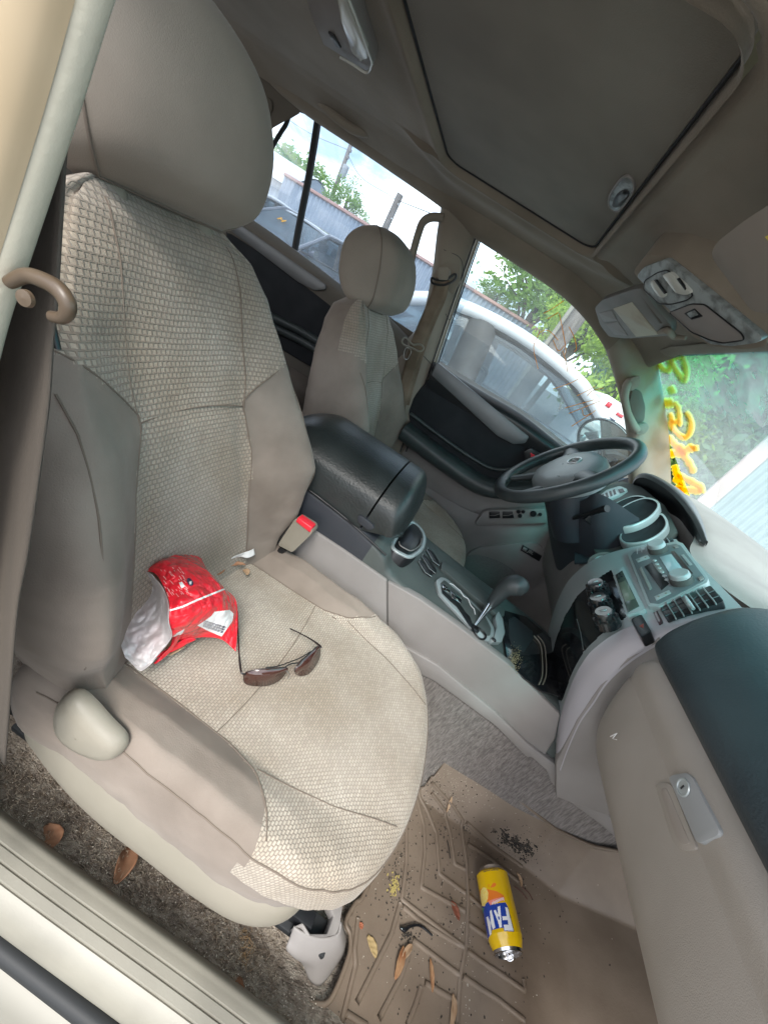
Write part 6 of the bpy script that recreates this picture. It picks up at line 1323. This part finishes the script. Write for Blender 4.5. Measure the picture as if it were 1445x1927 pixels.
# trees: leaf clumps through an uneven crown on forked limbs
def leafmat(n,a,b):
    m=mat(n,a,.6,b,1.1,(.35,.65),spec=.3); t=m.node_tree; bs=t.nodes['Principled BSDF']; tl=t.nodes.new('ShaderNodeBsdfTranslucent'); tl.inputs['Color'].default_value=(b[0]*1.8,b[1]*1.8,b[2]*1.2,1)
    mx_=t.nodes.new('ShaderNodeMixShader'); mx_.inputs['Fac'].default_value=.35; t.links.new(bs.outputs[0],mx_.inputs[1]); t.links.new(tl.outputs[0],mx_.inputs[2]); t.links.new(mx_.outputs[0],t.nodes['Material Output'].inputs['Surface']); return m
LM=[leafmat('leaf_green',(.09,.17,.05),(.17,.28,.07)),leafmat('leaf_yellow_green',(.17,.28,.045),(.30,.42,.08)),leafmat('leaf_dark_green',(.07,.14,.08),(.14,.24,.14))]
barkm=mat('tree_bark',(.09,.075,.06),.95,(.14,.12,.10),9)
def crown(seed,n,size,sparse=1.0):
    r=random.Random(seed); V=[];F=[]; cl=[]
    for k in range(34):
        a=r.uniform(0,6.28); e=r.uniform(-.6,1); q=A3(math.cos(a)*math.sqrt(max(0,1-e*e*.8)),math.sin(a)*math.sqrt(max(0,1-e*e*.8)),e)*r.uniform(.35,.95); cl.append((q,r.uniform(.16,.36)*sparse))
    for k in range(n):
        c,rad=cl[r.randrange(len(cl))]; q=c+A3(r.gauss(0,1),r.gauss(0,1),r.gauss(0,.8))*rad*.5; a=A3(r.gauss(0,1),r.gauss(0,1),r.gauss(0,1)); a=nrm(a); b=nrm(np.cross(a,(r.gauss(0,1),r.gauss(0,1),r.gauss(0,1)))); s_=size*r.uniform(.6,1.4); i=len(V)
        V+= [q-a*s_,q+b*s_*.55,q+a*s_,q-b*s_*.55]; F.append((i,i+1,i+2,i+3))
    return V,F,cl
protos={}
def tree(label,loc,R_,H_,kind,lm,grp,n=5200,size=.045,sparse=1.0,rz=0,name='broadleaf_tree'):
    key=(kind,lm)
    if key not in protos:
        V,F,cl=crown(kind*11+3,n,size,sparse); o=mk('crown',V,F,LM[lm],None,smooth=False); g=GM()
        g.add(*tubeVF([A3(0,0,-1.9),A3(.03,.02,-1.1),A3(0,0,-.4),A3(.05,0,.4)],[.075,.06,.045,.02],8))
        for c,rad in cl[:13]: g.add(*tubeVF([A3(0,0,-.75+.3*c[2]),c*.45+A3(0,0,-.2),c*.95],[.03,.018,.006],5))
        tr_=g.obj('trunk',barkm,None); protos[key]=(o.data,tr_.data); bpy.data.objects.remove(o); bpy.data.objects.remove(tr_)
    t=thing(name,label,'tree',loc,grp); t.scale=(R_,R_,H_); t.rotation_euler.z=rz
    for nm,me in zip(('crown','trunk'),protos[key]):
        o=bpy.data.objects.new(nm,me); COL.objects.link(o); o.parent=t
G1='trees beyond the fence'
tree('dense green treetop above the pale shed at the far left',(-17,24,2.7),3.4,2.0,1,0,G1)
tree('dark treetop over the fence left of the distant pole',(-13.4,21,2.2),1.3,1.1,2,2,G1)
tree('small green treetop above the blue fence right of the distant pole',(-9.0,18,2.5),.95,.95,3,0,G1,n=3000)
tree('low shrubby treetop showing over the fence near the far headrest',(-7.7,18,2.1),.7,.55,4,0,G1,n=2000)
tree('airy tall tree with sky showing through, above the white car roof',(-.2,17,3.4),2.3,1.9,5,0,G1,n=3600,size=.05,sparse=1.15)
tree('low green tree at the left end of the right window treeline',(-1.7,17.5,2.5),1.1,.8,6,0,G1,n=2500)
tree('yellow-green leafy tree left of the leaning pole',(1.25,12,2.6),1.15,1.3,7,1,G1)
tree('bright green tree right of the leaning pole',(2.9,11,2.0),1.5,1.9,8,1,G1,rz=1)
tree('lower green tree just above the white trailer',(4.0,12.5,1.5),1.8,1.7,9,0,G1)
tree('airy green tree behind the yellow-green one',(1.0,19,4.2),2.6,2.0,5,0,G1,rz=2.2)
G2='trees seen through the windscreen'
k=0
for lab,x,y,z,R_,H_,kd,lm in (('dark tree behind the painted numeral at the top of the windscreen',5.2,15.5,3.0,2.9,3.6,11,2),('dark green tree filling the middle of the windscreen',7.6,16,3.4,3.2,4.0,12,2),('tall tree at the right side of the windscreen with bright gaps',9.6,15.5,3.6,3.3,4.2,13,0),('tree at the far right edge of the windscreen',11.6,14.5,3.2,3.2,4.0,11,2),('bushy tree low behind the painted cross',6.4,13.5,1.0,2.3,2.3,12,2),('bushy tree low in the middle of the windscreen',8.6,14.0,1.0,2.6,2.4,13,2),('distant tree high above the middle of the windscreen',8.0,22,5.6,4.2,3.6,11,0),('distant tree high at the upper right of the windscreen',13.0,22,6.0,4.6,3.8,12,0),('distant tree high at the upper left of the windscreen',4.8,22,5.4,3.4,3.4,13,0)):
    k+=1; tree(lab,(x,y,z),R_,H_,kd,lm,G2,n=6500,size=.05,rz=k*1.3)
# far wood closing the view low down
g=GM(); r_=random.Random(4)
for k in range(9000):
    a=r_.uniform(45,80)*math.pi/180; d=r_.uniform(24,27); z=r_.uniform(-.5,5)*r_.uniform(.6,1); q=A3(math.cos(a)*d,math.sin(a)*d,z); u=nrm(A3(r_.gauss(0,1),r_.gauss(0,1),r_.gauss(0,1))); v_=nrm(np.cross(u,(r_.gauss(0,1),r_.gauss(0,1),r_.gauss(0,1)))); s_=r_.uniform(.18,.4)
    g.add([q-u*s_,q+v_*s_*.6,q+u*s_,q-v_*s_*.6],[(0,1,2,3)])
o=g.obj('far_wood',LM[2],None,smooth=False); tag(o,kind='stuff')
# building beyond the windscreen: corrugated wall, pink corner board, sign
bd=thing('metal_building','pale corrugated metal building with a pink corner board seen through the windscreen','building',(5,6.5,-.6))
dirb=nrm((1,-.35,0)); c0=A3(3.93,7.08,-.6)
corr('corrugated_wall',c0+dirb*.12,c0+dirb*9,4.2,mat('pale_blue_sheet',(.25,.31,.33),.5,(.31,.37,.39),2,metal=.15),bd,pitch=.11,amp=.016)
mk('corner_board',*boxVF(c0+A3(0,-.02,2.1),(.21,.10,4.2),np.array([dirb,nrm(np.cross((0,0,1),dirb)),(0,0,1)]),.01),mat('pink_board',(.44,.33,.31),.6,(.50,.37,.35),4),bd)
mk('flat_panel',*boxVF(c0+dirb*.75+A3(0,-.09,2.2),(1.1,.03,3.9),np.array([dirb,nrm(np.cross((0,0,1),dirb)),(0,0,1)])),mat('plain_pale_panel',(.50,.50,.50),.6,(.55,.54,.53),3),bd) if False else None
sb=thing('sign_board','white sign with grey capital letters at the lower right of the windscreen','sign',(4.6,6.1,.5))
so_=P(1402,1058,pl=(A3(4.3,6.2,0),nrm((-.3,-1,0)))); nb_=nrm((-.35,-1,0)); ub=nrm(np.cross((0,0,1),nb_)); 
ub=ub if ub[0]>0 else -ub
mk('board',*boxVF(so_+ub*.75-A3(0,0,.45),(1.6,.03,.9),np.array([ub,nb_,A3(0,0,1)])),M_['white'],sb)
text('sign_letters','SERV',so_+ub*.10-A3(0,0,.30)+nb_*.03,ub,(0,0,1),.24,mat('grey_lettering',(.25,.28,.30),.6),sb,.004); text('sign_letters','CARS',so_+ub*.06-A3(0,0,.56)+nb_*.03,ub,(0,0,1),.24,mat('grey_lettering',(.25,.28,.30),.6),sb,.004)
# white trailer with red marks
tl_=thing('cargo_trailer','white trailer with red and blue markings behind the white car bonnet','trailer',(3.2,9.6,-.4))
mk('trailer_box',*boxVF(A3(2.42,10.4,.52),(.84,2.9,1.75),bev=.08,seg=3),mat('trailer_white',(.72,.73,.74),.35),tl_,sharp=40)
for x,z,w_,h_,m_ in ((2.2,1.25,.10,.10,'redb'),(2.5,1.20,.14,.06,'redb'),(2.4,1.06,.22,.04,'navy'),(2.15,1.08,.05,.08,'navy'),(2.65,1.28,.10,.06,'redb')): mk('trailer_marking',*boxVF(A3(x,8.94,z),(w_,.01,h_)),M_[m_],tl_)
for yy2 in (9.6,11.2): lathe('wheel',[(0,0),(.3,0),(.33,.03),(.33,.2),(0,.2)],A3(1.97,yy2,-.2),(1,0,0),M_['rubber'],tl_,24)
mk('trailer_trim',*boxVF(A3(2.42,8.94,.2),(.8,.012,.05)),M_['steel'],tl_)
# ------------------------------------------------------------------ cars
cgl=bpy.data.materials.new('tinted_car_glass'); cgl.use_nodes=True; t_=cgl.node_tree; tr=t_.nodes.new('ShaderNodeBsdfTransparent'); tr.inputs['Color'].default_value=(.50,.58,.61,1); pg=t_.nodes['Principled BSDF']; pg.inputs['Base Color'].default_value=(.14,.19,.24,1); pg.inputs['Roughness'].default_value=.12; ms=t_.nodes.new('ShaderNodeMixShader'); ms.inputs['Fac'].default_value=.22
t_.links.new(tr.outputs[0],ms.inputs[1]); t_.links.new(pg.outputs[0],ms.inputs[2]); t_.links.new(ms.outputs[0],t_.nodes['Material Output'].inputs['Surface'])
def make_car(label,loc,yaw,paint,H_=1.62,L_=4.5,W_=1.78,belt=1.02,hood=.98,grp='cars parked on the lot',suv=False,detail=True,rear=None,front=.18,wbase=1.02,cab=0):
    t=thing('parked_car',label,'car',(0,0,0),grp); hw=W_/2; hl=L_/2
    prof=[(-hl,.42),(-hl-.02,.75),(-hl+.05,belt-.08),(-hl+.18,belt),(-.6,belt+.0),(.62,belt-.0),(.95,hood+.02),(1.5,hood-.03),(hl-.32,hood-.12),(hl-.08,hood-.28),(hl,.55),(hl-.02,.36),(hl-.15,.24)]
    p=crs([A3(x,0,z) for x,z in prof],60); rows=[]
    for q in p:
        x,_,z=q; s_=1-.10*max(0,(x-hl+.9)/.9)**2-.07*max(0,(-x-hl+.7)/.7)**2; w_=hw*s_
        rows.append([(x*.97,-w_+.03,.22),(x,-w_-.005,min(z-.02,.45)),(x,-w_+.0,min(z-.012,.72)),(x,-w_+.03,z-.03),(x,-w_+.10,z),(x,-w_*.5,z+.022),(x,0,z+.03),(x,w_*.5,z+.022),(x,w_-.10,z),(x,w_-.03,z-.03),(x,w_,min(z-.012,.72)),(x,w_+.005,min(z-.02,.45)),(x*.97,w_-.03,.22)])
    body=surf('body',rows,paint,t,nu=70,nv=40,flip=False,sharp=50)
    rb=rear if rear else (-1.95 if suv else -1.55); rf=front
    rx=[(-hl+.22 if suv else -hl+.5,belt),(rb,H_-.10),(rb+.25,H_-.03),(-.6,H_),(rf-.15,H_-.035),(rf,H_-.08),(wbase,hood+.03)]
    def rail(sg):
        return [A3(x,sg*(hw-.06-.16*max(0,(z-belt)/(H_-belt))),z) for x,z in rx]
    top=rail(1)[1:6]; bot=rail(-1)[1:6]
    rows=[]
    for a,b in zip(top,bot): rows.append([a+A3(0,.01,-.03),a,a*.8+b*.2+A3(0,0,.02),(a+b)/2+A3(0,0,.035),a*.2+b*.8+A3(0,0,.02),b,b+A3(0,-.01,-.03)])
    surf('roof',rows,paint,t,nu=30,nv=24)
    dk=M_['rubber']
    for sg in (-1,1):
        R_=rail(sg); tube('roof_pillar',[R_[0],R_[1],R_[2]],.045,paint,t,n=14,seg=8); tube('roof_pillar',[R_[5],R_[6]],.04,paint,t,seg=8)
        tube('roof_rail',R_[1:6],.044,paint,t,n=20,seg=8)
        yb=sg*(hw-.065); yt=sg*(hw-.215)
        for x0,x1,wd in ((-.30+cab,-.38+cab,.075+(.03 if cab else 0)),)+(((-1.32,-1.45,.07),) if suv and not cab else ((-1.15,-1.2,.04),)):
            tube('door_pillar',[A3(x0,yb,belt),A3(x1,yt,H_-.05)],wd,dk,t,seg=8,flat=.4,up=(0,1,0))
        gp=[R_[0]+A3(.03,0,.0),R_[1],R_[2]+A3(0,0,-.02),R_[3]+A3(0,0,-.03),R_[4]+A3(0,0,-.02),R_[5]+A3(0,0,-.02),R_[6]+A3(-.03,0,0)]
        cg_=np.mean(gp,0); mk('side_window',[cg_]+gp,[(0,1+k,1+(k+1)%7) for k in range(7)],cgl,t,smooth=False)
        tube('window_frame',gp,.03,dk,t,seg=6,closed=True)
        tube('belt_moulding',[A3(-hl+.3,sg*(hw-.04),belt+.005),A3(0,sg*(hw-.04),belt+.01),A3(.95,sg*(hw-.05),belt)],.014,dk,t,seg=6)
        for x in (-1.35,1.38):
            w=lathe('wheel',[(0,.0),(.19,.005),(.21,-.02),(.225,.0),(.315,.0),(.33,.03),(.33,.2),(0,.2)],A3(x,sg*(hw+.005),.33),(0,-sg,0),M_['rubber'],t,28)
            lathe('rim',[(0,-.004),(.05,-.01),(.20,.0),(.205,.01)],A3(x,sg*(hw+.012),.33),(0,-sg,0),M_['steel'],w,20)
            tube('wheel_arch',[A3(x+.37*math.cos(a),sg*(hw+.0),.33+.37*math.sin(a)) for a in np.linspace(-.1,math.pi+.1,16)],.03,dk,t,seg=6)
        m=tube('door_mirror',[A3(.70,sg*(hw-.02),belt+.05),A3(.68,sg*(hw+.12),belt+.09)],[.05,.085],paint,t,seg=10)
        ht=mk('headlight',*prismVF(roundpoly([A3(hl-.02,sg*(hw-.55),.66),A3(hl-.04,sg*(hw-.25),.68),A3(hl-.30,sg*(hw-.10),.74),A3(hl-.34,sg*(hw-.10),.86),A3(hl-.12,sg*(hw-.35),.80)],.03),(.03,0,.02),.005),M_['lampl'],t)
        tube('door_seam',[A3(-.33,sg*(hw+.004),belt-.06),A3(-.33,sg*(hw+.008),.5)],.006,dk,body,seg=4)
    a,b=rail(-1),rail(1)
    mk('windscreen',*prismVF([a[5],a[6],b[6],b[5]],(.01,0,.006)),cgl,t,smooth=False); mk('rear_window',*prismVF([a[1],b[1],b[0],a[0]],(-.01,0,.006)),cgl,t,smooth=False)
    if detail:
        gr=mk('grille',*prismVF(roundpoly([A3(hl-.02,-.42,.72),A3(hl+.01,-.36,.52),A3(hl+.01,.36,.52),A3(hl-.02,.42,.72)],.05),(.02,0,.01),.005),M_['rubber'],t)
        for z in (.57,.62,.67): tube('grille_bar',[A3(hl+.02,-.36,z),A3(hl+.035,0,z),A3(hl+.02,.36,z)],.008,M_['chrome'],gr,seg=6)
        lathe('emblem',[(0,.012),(.05,.01),(.055,0)],A3(hl+.035,0,.63),(1,0,0),M_['chrome'],gr,16)
        mk('lower_intake',*prismVF(roundpoly([A3(hl+.0,-.5,.44),A3(hl-.01,-.45,.30),A3(hl-.01,.45,.30),A3(hl+.0,.5,.44)],.04),(.02,0,0),.004),M_['rubber'],t)
    for x,y in ((-.05+cab,.36),(-.05+cab,-.36),(-1.0,0)):
        s_=mk('interior_seat',*boxVF(A3(x-.15,y,.95),(.16,.46 if abs(y)>.1 else 1.2,.5),bev=.06,seg=3),M_['dgrey'],t,sharp=60); mk('interior_headrest',*boxVF(A3(x-.2,y,1.28),(.12,.24,.2),bev=.05,seg=3),M_['dgrey'],s_,sharp=60)
    t.location=loc; t.rotation_euler.z=yaw; return t
wp_=mat('white_car_paint',(.50,.53,.56),.25,spec=.6,coat=.5); sp_=mat('silver_car_paint',(.42,.45,.50),.3,metal=.5,coat=.5); bp_=mat('dark_car_paint',(.05,.06,.08),.2,coat=.6,spec=.6)
make_car('white car close outside the driver window with dark pillars and tinted side glass',(.62,3.5,-.62),0,wp_,H_=1.67,L_=4.2,suv=True,belt=1.20,hood=1.10,rear=-1.25,front=-.05,wbase=.98,cab=-.5)
make_car('dusty dark car facing the camera with a bright bonnet and yellow glass writing',(-5.25,9.3,-.46),math.radians(258),bp_,H_=1.56,L_=4.6,suv=False,belt=1.0)
vt,ft=textVF('H',.26,.01); dc=[o for o in COL.objects if o.name=='parked_car.001'][0]; hw_=bpy.data.meshes.new('glass_writing'); hw_.from_pydata([(.62-.55*y,-.30+x,1.27+.32*y) for x,y,z in vt],[],ft); ho_=bpy.data.objects.new('glass_writing',hw_); COL.objects.link(ho_); ho_.parent=dc; hw_.materials.append(YP)
make_car('silver car parked behind and to the left of the dark car',(-8.3,11.2,-.40),math.radians(262),sp_,H_=1.55,L_=4.5)
make_car('low white car whose roof shows just above the rear window sill',(-1.35,7.6,-.60),math.radians(93),wp_,H_=1.40,L_=4.3,belt=.92,hood=.86)
